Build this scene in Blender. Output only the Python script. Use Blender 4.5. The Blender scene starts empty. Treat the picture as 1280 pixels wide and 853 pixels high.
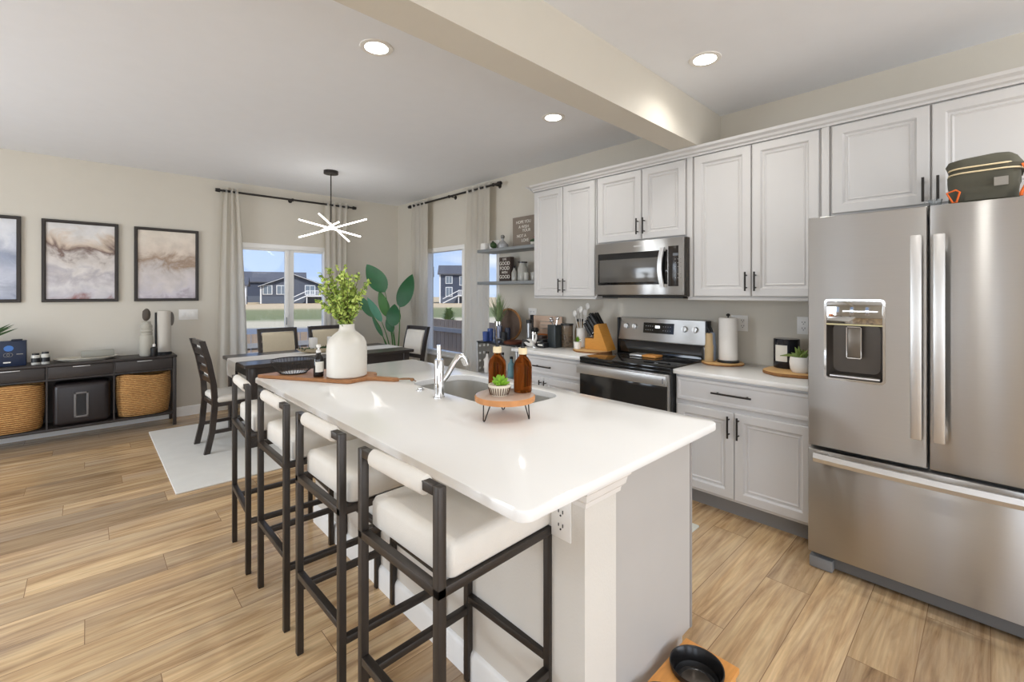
import bpy, bmesh, math, random
from mathutils import Vector, Matrix
C = bpy.context.scene.collection
PI = math.pi
random.seed(7)

# ---------------------------------------------------------------- camera, world, light
cam_d = bpy.data.cameras.new('camera'); cam = bpy.data.objects.new('camera', cam_d); C.objects.link(cam)
TH = 0.7556
cam.location = (0, 0, 1.40)
cam.rotation_euler = (PI/2, 0, -TH)
cam_d.sensor_width = 36; cam_d.sensor_fit = 'HORIZONTAL'
cam_d.lens = 563.5/1280*36
cam_d.shift_y = (366.1-426.5)/1280
cam_d.clip_start = 0.05; cam_d.clip_end = 500
bpy.context.scene.camera = cam
sc = bpy.context.scene
sc.view_settings.view_transform = 'Standard'; sc.view_settings.look = 'None'
sc.view_settings.gamma = 1; sc.view_settings.use_curve_mapping = False
sc.view_settings.exposure = 0.35
sc.cycles.max_bounces = 10; sc.cycles.diffuse_bounces = 6; sc.cycles.sample_clamp_indirect = 6
sc.cycles.caustics_reflective = False; sc.cycles.caustics_refractive = False

world = bpy.data.worlds.new('sky'); sc.world = world; world.use_nodes = True
nt = world.node_tree; nt.nodes.clear()
def N(nt, t, **k):
    n = nt.nodes.new(t)
    for a, v in k.items(): setattr(n, a, v)
    return n
tc = N(nt, 'ShaderNodeTexCoord'); sep = N(nt, 'ShaderNodeSeparateXYZ'); nt.links.new(tc.outputs['Generated'], sep.inputs[0])
ramp = N(nt, 'ShaderNodeValToRGB'); ramp.color_ramp.elements[0].position = 0.0; ramp.color_ramp.elements[0].color = (0.52, 0.66, 0.92, 1)
ramp.color_ramp.elements[1].position = 0.30; ramp.color_ramp.elements[1].color = (0.26, 0.44, 0.86, 1)
nt.links.new(sep.outputs[2], ramp.inputs[0])
mp = N(nt, 'ShaderNodeMapping'); mp.inputs['Scale'].default_value = (2.2, 2.2, 9); nt.links.new(tc.outputs['Generated'], mp.inputs[0])
nz = N(nt, 'ShaderNodeTexNoise'); nz.inputs['Scale'].default_value = 2.3; nz.inputs['Detail'].default_value = 5
nt.links.new(mp.outputs[0], nz.inputs[0])
cr = N(nt, 'ShaderNodeValToRGB'); cr.color_ramp.elements[0].position = 0.50; cr.color_ramp.elements[1].position = 0.82
nt.links.new(nz.outputs[0], cr.inputs[0])
mx = N(nt, 'ShaderNodeMix', data_type='RGBA'); mx.inputs[7].default_value = (0.90, 0.93, 0.97, 1)
nt.links.new(cr.outputs[0], mx.inputs[0]); nt.links.new(ramp.outputs[0], mx.inputs[6])
bg = N(nt, 'ShaderNodeBackground'); bg.inputs[1].default_value = 0.95
nt.links.new(mx.outputs[2], bg.inputs[0]); wo = N(nt, 'ShaderNodeOutputWorld'); nt.links.new(bg.outputs[0], wo.inputs[0])

def sun(name, az_vec, energy, col):
    l = bpy.data.lights.new(name, 'SUN'); l.energy = energy; l.color = col; l.angle = math.radians(1)
    o = bpy.data.objects.new(name, l); C.objects.link(o)
    o.rotation_euler = Vector(az_vec).to_track_quat('-Z', 'Y').to_euler(); return o
sun("sun", (0.12, 1.0, -1.0), 2.8, (1, 0.95, 0.86))
def area(name, loc, aim, sx, sy, power, col=(1, 1, 1), shape='RECTANGLE', spread=PI):
    l = bpy.data.lights.new(name, 'AREA'); l.shape = shape; l.size = sx; l.size_y = sy
    l.energy = power; l.color = col; l.spread = spread
    o = bpy.data.objects.new(name, l); C.objects.link(o); o.location = loc
    o.rotation_euler = Vector(aim).to_track_quat('-Z', 'Z').to_euler(); return o
# fill lamps added in assumed, unseen openings of the two walls behind the camera
FILL = 0.95
for k, (y0, y1) in enumerate([(-2.7, -1.3), (0.10, 0.36), (1.44, 1.72), (2.8, 5.2)]):  # unseen; the narrow pair is added to reflect as streaks on the fridge
    area('window_daylight', (-3.0, (y0+y1)/2, 1.45), (1, 0, 0.12), y1-y0, 1.7, (32, 14, 14, 88)[k]*FILL, (0.84, 0.92, 1.0))
for k, (x0, x1) in enumerate([(-2.2, -0.2), (0.9, 3.1)]):
    area('window_daylight', ((x0+x1)/2, -3.2, 1.25), (0, 1, 0.12), x1-x0, 2.1, (44, 58)[k]*FILL, (0.88, 0.94, 1.0))

# ---------------------------------------------------------------- materials
def lin(c):
    c = c/255.0
    return c/12.92 if c <= 0.04045 else ((c+0.055)/1.055)**2.4
def rgb(*c): return (lin(c[0]), lin(c[1]), lin(c[2]), 1)
MATS = {}
def mat(name, col, rough=0.5, metal=0.0, bump=0, bscale=200, var=0, vscale=8, emit=0, trans=0, ior=1.45, coat=0, aniso=0, spec=None, stretch=None, alpha=1, sheen=0):
    m = bpy.data.materials.new(name); m.use_nodes = True; nt = m.node_tree; b = nt.nodes['Principled BSDF']
    c = rgb(*col); b.inputs['Base Color'].default_value = c
    b.inputs['Roughness'].default_value = rough; b.inputs['Metallic'].default_value = metal
    b.inputs['IOR'].default_value = ior
    if trans: b.inputs['Transmission Weight'].default_value = trans
    if coat: b.inputs['Coat Weight'].default_value = coat; b.inputs['Coat Roughness'].default_value = 0.08
    if spec is not None: b.inputs['Specular IOR Level'].default_value = spec
    if alpha < 1: b.inputs['Alpha'].default_value = alpha
    if emit: b.inputs['Emission Color'].default_value = c; b.inputs['Emission Strength'].default_value = emit
    if aniso:
        b.inputs['Anisotropic'].default_value = aniso; b.inputs['Anisotropic Rotation'].default_value = 0.25
        t = N(nt, 'ShaderNodeTangent', direction_type='RADIAL', axis='Z'); nt.links.new(t.outputs[0], b.inputs['Tangent'])
    tcn = N(nt, 'ShaderNodeTexCoord'); src = tcn.outputs['Object']
    if stretch:
        mpn = N(nt, 'ShaderNodeMapping'); mpn.inputs['Scale'].default_value = stretch
        nt.links.new(src, mpn.inputs[0]); src = mpn.outputs[0]
    n1 = N(nt, 'ShaderNodeTexNoise'); n1.inputs['Scale'].default_value = vscale; n1.inputs['Detail'].default_value = 4
    nt.links.new(src, n1.inputs[0])
    v = max(var, 0.02)
    mr = N(nt, 'ShaderNodeMapRange'); mr.inputs[3].default_value = 1-v; mr.inputs[4].default_value = 1+v
    nt.links.new(n1.outputs[0], mr.inputs[0])
    mm = N(nt, 'ShaderNodeMix', data_type='RGBA', blend_type='MULTIPLY'); mm.inputs[0].default_value = 1
    mm.inputs[6].default_value = c; nt.links.new(mr.outputs[0], mm.inputs[7]); nt.links.new(mm.outputs[2], b.inputs['Base Color'])
    if bump:
        n2 = N(nt, 'ShaderNodeTexNoise'); n2.inputs['Scale'].default_value = bscale; n2.inputs['Detail'].default_value = 3
        nt.links.new(src, n2.inputs[0])
        bp = N(nt, 'ShaderNodeBump'); bp.inputs['Strength'].default_value = bump; bp.inputs['Distance'].default_value = 0.0015
        nt.links.new(n2.outputs[0], bp.inputs['Height']); nt.links.new(bp.outputs[0], b.inputs['Normal'])
    MATS[name] = m
    return m
wall_m = mat('wall_paint', (206, 200, 188), 0.75, bump=0.12, bscale=90, var=0.015)
ceil_m = mat('ceiling_paint', (232, 234, 238), 0.85, bump=0.25, bscale=110, var=0.02)
trim_m = mat('white_trim', (238, 237, 234), 0.4)
cab_m = mat('cabinet_paint', (204, 202, 200), 0.42, var=0.01)
base_m = mat('cabinet_grey_paint', (214, 214, 215), 0.42, var=0.01)  # same paint as the wall cabinets, lightened to offset weaker light low down
toe_m = mat('toe_kick_grey', (140, 140, 140), 0.5)
isl_m = mat('island_panel', (184, 180, 175), 0.5, var=0.012)
iwall_m = mat('island_wall_paint', (214, 209, 200), 0.8, bump=0.4, bscale=120)
black_m = mat('black_metal', (44, 40, 37), 0.45, 0.3, var=0.1, vscale=40)
stool_m = mat('bronze_black_metal', (58, 52, 47), 0.38, 0.4, var=0.12, vscale=30)
cloth_m = mat('cream_fabric', (222, 217, 208), 0.9, bump=0.5, bscale=420, var=0.04, vscale=20)
beige_m = mat('beige_fabric', (200, 186, 160), 0.9, bump=0.5, bscale=420, var=0.06, vscale=60)
curt_m = mat('curtain_linen', (228, 223, 213), 0.9, bump=0.4, bscale=500, var=0.03, stretch=(1, 1, 0.3))
dark_m = mat('espresso_wood', (52, 45, 41), 0.35, var=0.25, vscale=6, stretch=(2, 2, 20), coat=0.2)
cons_m = mat('dark_sideboard_wood', (50, 44, 41), 0.45, var=0.25, vscale=5, stretch=(1, 8, 14))
steel_m = mat('brushed_steel', (188, 186, 183), 0.30, 1.0, var=0.03, vscale=3, stretch=(1, 1, 120), aniso=1.0)
steel2_m = mat('handle_steel', (214, 213, 211), 0.36, 0.9)
chrome_m = mat('polished_chrome', (225, 225, 225), 0.08, 1.0)
sink_m = mat('sink_steel', (206, 204, 198), 0.32, 0.7)
glassblk_m = mat('black_glass', (16, 16, 17), 0.06, 0.0, spec=0.7)
ovengl_m = mat('oven_door_glass', (40, 38, 36), 0.08, 0.0, spec=0.6)
mwgl_m = mat('microwave_window', (95, 93, 90), 0.12, 0.2, spec=0.8)
plast_m = mat('black_plastic', (28, 28, 29), 0.4)
white_m = mat('white_ceramic', (232, 229, 224), 0.35)
paper_m = mat('white_paper', (238, 235, 230), 0.9, bump=0.3, bscale=60)
amber_m = mat('amber_glass', (158, 84, 32), 0.04, 0.0, trans=0.92, ior=1.1, spec=.9)
clear_m = mat('clear_glass', (240, 244, 246), 0.03, trans=1.0, ior=1.3)
wood_m = mat('orange_wood', (218, 152, 80), 0.4, var=0.2, vscale=5, stretch=(3, 20, 3))
board_m = mat('cutting_board_wood', (160, 110, 68), 0.4, var=0.22, vscale=4, stretch=(14, 4, 6))
grey_wood_m = mat('grey_board_wood', (150, 125, 105), 0.45, var=0.15, vscale=4, stretch=(14, 4, 6))
slab_m = mat('live_edge_slab_wood', (205, 165, 110), 0.5, var=0.3, vscale=18)
bark_m = mat('bark', (150, 105, 62), 0.8, var=0.5, vscale=40, bump=0.6, bscale=80)
rust_m = mat('riser_rim_wood', (196, 136, 84), 0.5, var=0.3, vscale=25)
risert_m = mat('riser_top_wood', (200, 174, 156), 0.25, var=0.14, vscale=10, coat=0.5)
leaf_m = mat('green_leaf', (122, 166, 44), 0.5, var=0.3, vscale=30)
leafy_m = mat('bright_spray_leaf', (186, 204, 104), 0.55, var=0.35, vscale=14)
stem_m = mat('brown_stem', (96, 84, 46), 0.7)
banana_m = mat('deep_green_leaf', (36, 92, 54), 0.35, var=0.3, vscale=9)
banana2_m = mat('mid_green_leaf', (58, 108, 46), 0.38, var=0.2, vscale=9)
dkleaf_m = mat('dark_green_leaf', (46, 72, 34), 0.6, var=0.4, vscale=30)
grassy_m = mat('tall_grass_blades', (128, 148, 104), 0.6, var=0.4, vscale=30)
navy_m = mat('navy_card', (22, 34, 58), 0.45, var=0.3, vscale=8)
blue_m = mat('blue_print', (62, 110, 176), 0.5)
orange_m = mat('orange_strap', (222, 104, 38), 0.7)
olive_m = mat('olive_canvas', (84, 82, 70), 0.8, bump=0.6, bscale=40, var=0.15, vscale=12)
greyt_m = mat('grey_textile', (150, 146, 138), 0.9, bump=0.4, bscale=200)
rug_m = mat('pale_rug', (218, 216, 210), 0.95, bump=0.9, bscale=160, var=0.06, vscale=10)
mat_m = mat('kitchen_mat_fabric', (206, 206, 196), 0.95, bump=0.6, bscale=160, var=0.05)
fence_m = mat('weathered_fence', (160, 142, 126), 0.9, var=0.25, vscale=3, stretch=(6, 6, 0.4))
fence2_m = mat('grey_fence_rail', (150, 150, 152), 0.9, var=0.1)
label_m = mat('paper_label', (222, 218, 208), 0.7)
text_m = mat('white_lettering', (235, 230, 220), 0.7)
signb_m = mat('brown_sign_board', (136, 124, 112), 0.8, var=0.08)
signd_m = mat('dark_sign_board', (74, 62, 56), 0.8)
shelf_m = mat('grey_shelf', (128, 132, 134), 0.4)
honey_m = mat('knife_block_wood', (206, 144, 62), 0.35, var=0.15, vscale=8, stretch=(2, 2, 12))
ivory_m = mat('ivory_collar', (228, 210, 172), 0.6)
plate_m = mat('outlet_plate', (236, 234, 230), 0.35)
slot_m = mat('outlet_slot', (60, 58, 56), 0.6)
tube_m = mat('led_tube', (255, 250, 240), 0.4, emit=5)
can_m = mat('downlight_lens', (255, 250, 238), 0.4, emit=9)
led_m = mat('clock_digits', (235, 240, 245), 0.4, emit=1.2)
bottle_dk_m = mat('dark_bottle_glass', (30, 24, 22), 0.08, spec=0.6)
grape_m = mat('dried_flower', (150, 60, 40), 0.8)
def thin_glass():
    m = bpy.data.materials.new('window_glass'); m.use_nodes = True; nt = m.node_tree; nt.nodes.clear()
    a = N(nt, 'ShaderNodeBsdfTransparent'); a.inputs[0].default_value = (.97, .98, .98, 1); b = N(nt, 'ShaderNodeBsdfGlossy'); b.inputs['Roughness'].default_value = .01
    lw = N(nt, 'ShaderNodeLayerWeight'); lw.inputs[0].default_value = .5; pw = N(nt, 'ShaderNodeMath', operation='POWER'); pw.inputs[1].default_value = 4; nt.links.new(lw.outputs['Facing'], pw.inputs[0]); f = N(nt, 'ShaderNodeMath', operation='MULTIPLY_ADD'); f.inputs[1].default_value = .5; f.inputs[2].default_value = .025; nt.links.new(pw.outputs[0], f.inputs[0]); x = N(nt, 'ShaderNodeMixShader'); o = N(nt, 'ShaderNodeOutputMaterial')
    nt.links.new(f.outputs[0], x.inputs[0]); nt.links.new(a.outputs[0], x.inputs[1]); nt.links.new(b.outputs[0], x.inputs[2]); nt.links.new(x.outputs[0], o.inputs[0]); return m
frost_m = thin_glass()
siding_m = mat('slate_siding', (84, 88, 100), 0.8, var=0.05)
siding2_m = mat('pale_siding', (186, 184, 180), 0.8)
siding3_m = mat('dark_slate_siding', (70, 76, 92), 0.8)
roof_m = mat('shingle_roof', (92, 92, 98), 0.9, var=0.15, vscale=2)
wpane_m = mat('house_window_pane', (120, 130, 140), 0.2)
glazing_m = mat('white_house_trim', (226, 226, 226), 0.6)
stone_m = mat('house_base_stone', (96, 102, 114), 0.9)
blueg_m = mat('cobalt_glass', (64, 88, 150), 0.1, spec=0.8)

def floor_material():
    m = bpy.data.materials.new('oak_plank_floor'); m.use_nodes = True; nt = m.node_tree; b = nt.nodes['Principled BSDF']
    L = nt.links.new
    t = N(nt, 'ShaderNodeTexCoord')
    br = N(nt, 'ShaderNodeTexBrick'); br.offset = 0.0; br.offset_frequency = 2
    br.inputs['Color1'].default_value = (0, 0, 0, 1); br.inputs['Color2'].default_value = (1, 1, 1, 1); br.inputs['Mortar'].default_value = (0.5, 0.5, 0.5, 1)
    br.inputs['Scale'].default_value = 1; br.inputs['Mortar Size'].default_value = 0.0016; br.inputs['Mortar Smooth'].default_value = 0.3
    br.inputs['Bias'].default_value = 0; br.inputs['Brick Width'].default_value = 1.32; br.inputs['Row Height'].default_value = 0.19
    sx_ = N(nt, 'ShaderNodeSeparateXYZ'); L(t.outputs['Object'], sx_.inputs[0])
    rw = N(nt, 'ShaderNodeMath', operation='DIVIDE'); L(sx_.outputs[1], rw.inputs[0]); rw.inputs[1].default_value = 0.19
    fl = N(nt, 'ShaderNodeMath', operation='FLOOR'); L(rw.outputs[0], fl.inputs[0])
    ax = N(nt, 'ShaderNodeMath', operation='MULTIPLY_ADD'); L(fl.outputs[0], ax.inputs[0]); ax.inputs[1].default_value = 0.5083; L(sx_.outputs[0], ax.inputs[2])
    cx_ = N(nt, 'ShaderNodeCombineXYZ'); L(ax.outputs[0], cx_.inputs[0]); L(sx_.outputs[1], cx_.inputs[1])
    L(cx_.outputs[0], br.inputs['Vector'])
    # per-plank offset so the grain breaks at each joint
    comb = N(nt, 'ShaderNodeVectorMath', operation='MULTIPLY_ADD')
    L(br.outputs['Color'], comb.inputs[0]); comb.inputs[1].default_value = (7.3, 3.1, 5.7); L(t.outputs['Object'], comb.inputs[2])
    mp = N(nt, 'ShaderNodeMapping'); mp.inputs['Scale'].default_value = (0.8, 9, 1); L(comb.outputs[0], mp.inputs[0])
    g = N(nt, 'ShaderNodeTexNoise'); g.inputs['Scale'].default_value = 1.6; g.inputs['Detail'].default_value = 7; g.inputs['Roughness'].default_value = 0.62; g.inputs['Distortion'].default_value = 1.2
    L(mp.outputs[0], g.inputs[0])
    mp2 = N(nt, 'ShaderNodeMapping'); mp2.inputs['Scale'].default_value = (3, 60, 1); L(comb.outputs[0], mp2.inputs[0])
    g2 = N(nt, 'ShaderNodeTexNoise'); g2.inputs['Scale'].default_value = 1.6; g2.inputs['Detail'].default_value = 4
    L(mp2.outputs[0], g2.inputs[0])
    r = N(nt, 'ShaderNodeValToRGB'); e = r.color_ramp.elements
    e[0].position = 0.25; e[0].color = rgb(134, 106, 78); e[1].position = 0.75; e[1].color = rgb(224, 200, 160)
    x = e.new(0.42); x.color = rgb(184, 153, 115); x = e.new(0.56); x.color = rgb(207, 179, 140)
    L(g.outputs[0], r.inputs[0])
    r2 = N(nt, 'ShaderNodeMapRange'); r2.inputs[1].default_value = 0.25; r2.inputs[2].default_value = 0.75; r2.inputs[3].default_value = 0.80; r2.inputs[4].default_value = 1.14; L(g2.outputs[0], r2.inputs[0])
    m1 = N(nt, 'ShaderNodeMix', data_type='RGBA', blend_type='MULTIPLY'); m1.inputs[0].default_value = 1; L(r.outputs[0], m1.inputs[6]); L(r2.outputs[0], m1.inputs[7])
    # per-plank tone
    wn = N(nt, 'ShaderNodeValToRGB'); w = wn.color_ramp.elements
    w[0].color = (0.60, 0.57, 0.56, 1); w[1].color = (1.16, 1.13, 1.08, 1); x = w.new(0.5); x.color = (0.97, 0.94, 0.90, 1)
    L(br.outputs['Color'], wn.inputs[0])
    m2 = N(nt, 'ShaderNodeMix', data_type='RGBA', blend_type='MULTIPLY'); m2.inputs[0].default_value = 1.0; L(m1.outputs[2], m2.inputs[6]); L(wn.outputs[0], m2.inputs[7])
    gz = N(nt, 'ShaderNodeTexNoise'); gz.inputs['Scale'].default_value = 1.1; gz.inputs['Detail'].default_value = 4; mg = N(nt, 'ShaderNodeMapping'); mg.inputs['Scale'].default_value = (.5, 3.5, 1); L(comb.outputs[0], mg.inputs[0]); L(mg.outputs[0], gz.inputs[0])
    gr_ = N(nt, 'ShaderNodeMapRange'); gr_.inputs[1].default_value = .45; gr_.inputs[2].default_value = .68; gr_.inputs[4].default_value = .42; L(gz.outputs[0], gr_.inputs[0])
    mgx = N(nt, 'ShaderNodeMix', data_type='RGBA'); mgx.inputs[7].default_value = rgb(158, 146, 134); L(gr_.outputs[0], mgx.inputs[0]); L(m2.outputs[2], mgx.inputs[6]); m2 = mgx
    # knots
    mk = N(nt, 'ShaderNodeMapping'); mk.inputs['Scale'].default_value = (1.6, 5, 1); L(comb.outputs[0], mk.inputs[0])
    k = N(nt, 'ShaderNodeTexNoise'); k.inputs['Scale'].default_value = 1.5; k.inputs['Detail'].default_value = 2; L(mk.outputs[0], k.inputs[0])
    kr = N(nt, 'ShaderNodeMapRange'); kr.inputs[1].default_value = 0.66; kr.inputs[2].default_value = 0.8; kr.inputs[3].default_value = 0; kr.inputs[4].default_value = 0.65; L(k.outputs[0], kr.inputs[0])
    m3 = N(nt, 'ShaderNodeMix', data_type='RGBA'); m3.inputs[7].default_value = rgb(118, 84, 54); L(kr.outputs[0], m3.inputs[0]); L(m2.outputs[2], m3.inputs[6])
    m4 = N(nt, 'ShaderNodeMix', data_type='RGBA'); m4.inputs[7].default_value = rgb(132, 104, 76); L(br.outputs['Fac'], m4.inputs[0]); L(m3.outputs[2], m4.inputs[6])
    L(m4.outputs[2], b.inputs['Base Color'])
    b.inputs['Roughness'].default_value = 0.22
    bp = N(nt, 'ShaderNodeBump'); bp.inputs['Strength'].default_value = 0.12; bp.inputs['Distance'].default_value = 0.004
    L(g2.outputs[0], bp.inputs['Height']); L(bp.outputs[0], b.inputs['Normal'])
    return m
floor_m = floor_material()
def quartz():
    m = mat('white_quartz', (236, 235, 232), 0.10, var=0.015, vscale=3)
    return m
quartz_m = quartz()
def basket_material():
    m = bpy.data.materials.new('woven_seagrass'); m.use_nodes = True; nt = m.node_tree; b = nt.nodes['Principled BSDF']; L = nt.links.new
    t = N(nt, 'ShaderNodeTexCoord'); mp = N(nt, 'ShaderNodeMapping'); mp.inputs['Scale'].default_value = (1, 1, 1); L(t.outputs['Object'], mp.inputs[0])
    wv = N(nt, 'ShaderNodeTexWave', bands_direction='Z'); wv.inputs['Scale'].default_value = 17; wv.inputs['Distortion'].default_value = 1.6; wv.inputs['Detail'].default_value = 2; wv.inputs['Detail Scale'].default_value = 4; L(mp.outputs[0], wv.inputs[0])
    n = N(nt, 'ShaderNodeTexNoise'); n.inputs['Scale'].default_value = 45; L(t.outputs['Object'], n.inputs[0])
    r = N(nt, 'ShaderNodeValToRGB'); r.color_ramp.elements[0].position = 0.1; r.color_ramp.elements[0].color = rgb(140, 92, 46); r.color_ramp.elements[1].position = 0.8; r.color_ramp.elements[1].color = rgb(206, 160, 98)
    mxx = N(nt, 'ShaderNodeMath', operation='MULTIPLY'); L(wv.outputs['Fac'], mxx.inputs[0]); 
    mr = N(nt, 'ShaderNodeMapRange'); mr.inputs[1].default_value = 0.3; mr.inputs[2].default_value = 0.7; mr.inputs[3].default_value = 0.55; mr.inputs[4].default_value = 1.2; L(n.outputs[0], mr.inputs[0]); L(mr.outputs[0], mxx.inputs[1])
    L(mxx.outputs[0], r.inputs[0]); L(r.outputs[0], b.inputs['Base Color']); b.inputs['Roughness'].default_value = 0.85
    bp = N(nt, 'ShaderNodeBump'); bp.inputs['Strength'].default_value = 0.7; bp.inputs['Distance'].default_value = 0.01; L(mxx.outputs[0], bp.inputs['Height']); L(bp.outputs[0], b.inputs['Normal'])
    return m
basket_m = basket_material()
def art_material(name, seed, ridge, cols):
    m = bpy.data.materials.new(name); m.use_nodes = True; nt = m.node_tree; b = nt.nodes['Principled BSDF']; L = nt.links.new
    t = N(nt, 'ShaderNodeTexCoord'); mp = N(nt, 'ShaderNodeMapping'); mp.inputs['Location'].default_value = (seed, seed*0.7, 0)
    L(t.outputs['Object'], mp.inputs[0])
    n = N(nt, 'ShaderNodeTexNoise'); n.inputs['Scale'].default_value = 4.2; n.inputs['Detail'].default_value = 7; n.inputs['Distortion'].default_value = 1.1; n.inputs['Roughness'].default_value = 0.6
    L(mp.outputs[0], n.inputs[0])
    s = N(nt, 'ShaderNodeSeparateXYZ'); L(t.outputs['Object'], s.inputs[0])
    # height above the lower edge, bent by the noise, picks the wash
    a = N(nt, 'ShaderNodeMath', operation='MULTIPLY_ADD'); L(n.outputs[0], a.inputs[0]); a.inputs[1].default_value = -0.55; L(s.outputs[2], a.inputs[2])
    r = N(nt, 'ShaderNodeValToRGB'); r.color_ramp.elements[0].position = 0.0; r.color_ramp.elements[0].color = rgb(*cols[0]); r.color_ramp.elements[1].position = 1; r.color_ramp.elements[1].color = rgb(*cols[-1])
    for i, c in enumerate(cols[1:-1]):
        e = r.color_ramp.elements.new((i+1)/(len(cols)-1)); e.color = rgb(*c)
    sh = N(nt, 'ShaderNodeMapRange'); sh.inputs[1].default_value = -0.30; sh.inputs[2].default_value = ridge; L(a.outputs[0], sh.inputs[0])
    L(sh.outputs[0], r.inputs[0])
    n2 = N(nt, 'ShaderNodeTexNoise'); n2.inputs['Scale'].default_value = 11; n2.inputs['Detail'].default_value = 5; L(mp.outputs[0], n2.inputs[0])
    mr = N(nt, 'ShaderNodeMapRange'); mr.inputs[1].default_value = 0.3; mr.inputs[2].default_value = 0.7; mr.inputs[3].default_value = 0.88; mr.inputs[4].default_value = 1.08; L(n2.outputs[0], mr.inputs[0])
    mm = N(nt, 'ShaderNodeMix', data_type='RGBA', blend_type='MULTIPLY'); mm.inputs[0].default_value = 1; L(r.outputs[0], mm.inputs[6]); L(mr.outputs[0], mm.inputs[7])
    L(mm.outputs[2], b.inputs['Base Color']); b.inputs['Roughness'].default_value = 0.5
    return m
def grass_material():
    m = bpy.data.materials.new('dry_field'); m.use_nodes = True; nt = m.node_tree; b = nt.nodes['Principled BSDF']; L = nt.links.new
    t = N(nt, 'ShaderNodeTexCoord'); s = N(nt, 'ShaderNodeSeparateXYZ'); L(t.outputs['Object'], s.inputs[0])
    n = N(nt, 'ShaderNodeTexNoise'); n.inputs['Scale'].default_value = 0.12; n.inputs['Detail'].default_value = 6; L(t.outputs['Object'], n.inputs[0])
    # bands by distance along the house-field axis
    v = N(nt, 'ShaderNodeVectorMath', operation='DOT_PRODUCT'); L(t.outputs['Object'], v.inputs[0]); v.inputs[1].default_value = (0.45, 0.89, 0)
    a = N(nt, 'ShaderNodeMath', operation='MULTIPLY_ADD'); L(n.outputs[0], a.inputs[0]); a.inputs[1].default_value = 4; L(v.outputs['Value'], a.inputs[2])
    mr = N(nt, 'ShaderNodeMapRange'); mr.inputs[1].default_value = 0; mr.inputs[2].default_value = 120; L(a.outputs[0], mr.inputs[0])
    r = N(nt, 'ShaderNodeValToRGB'); e = r.color_ramp.elements; e[0].position = 0; e[0].color = rgb(176, 150, 120); e[1].position = 1; e[1].color = rgb(205, 180, 140)
    for p, c in ((0.16, (118, 120, 126)), (0.265, (124, 126, 132)), (0.28, (206, 190, 160)), (0.325, (206, 190, 160)), (0.36, (126, 128, 82)), (0.54, (140, 138, 92)), (0.62, (210, 184, 144)), (0.8, (212, 186, 148))):
        x = e.new(p); x.color = rgb(*c)
    L(mr.outputs[0], r.inputs[0]); L(r.outputs[0], b.inputs['Base Color']); b.inputs['Roughness'].default_value = 1
    return m

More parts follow.
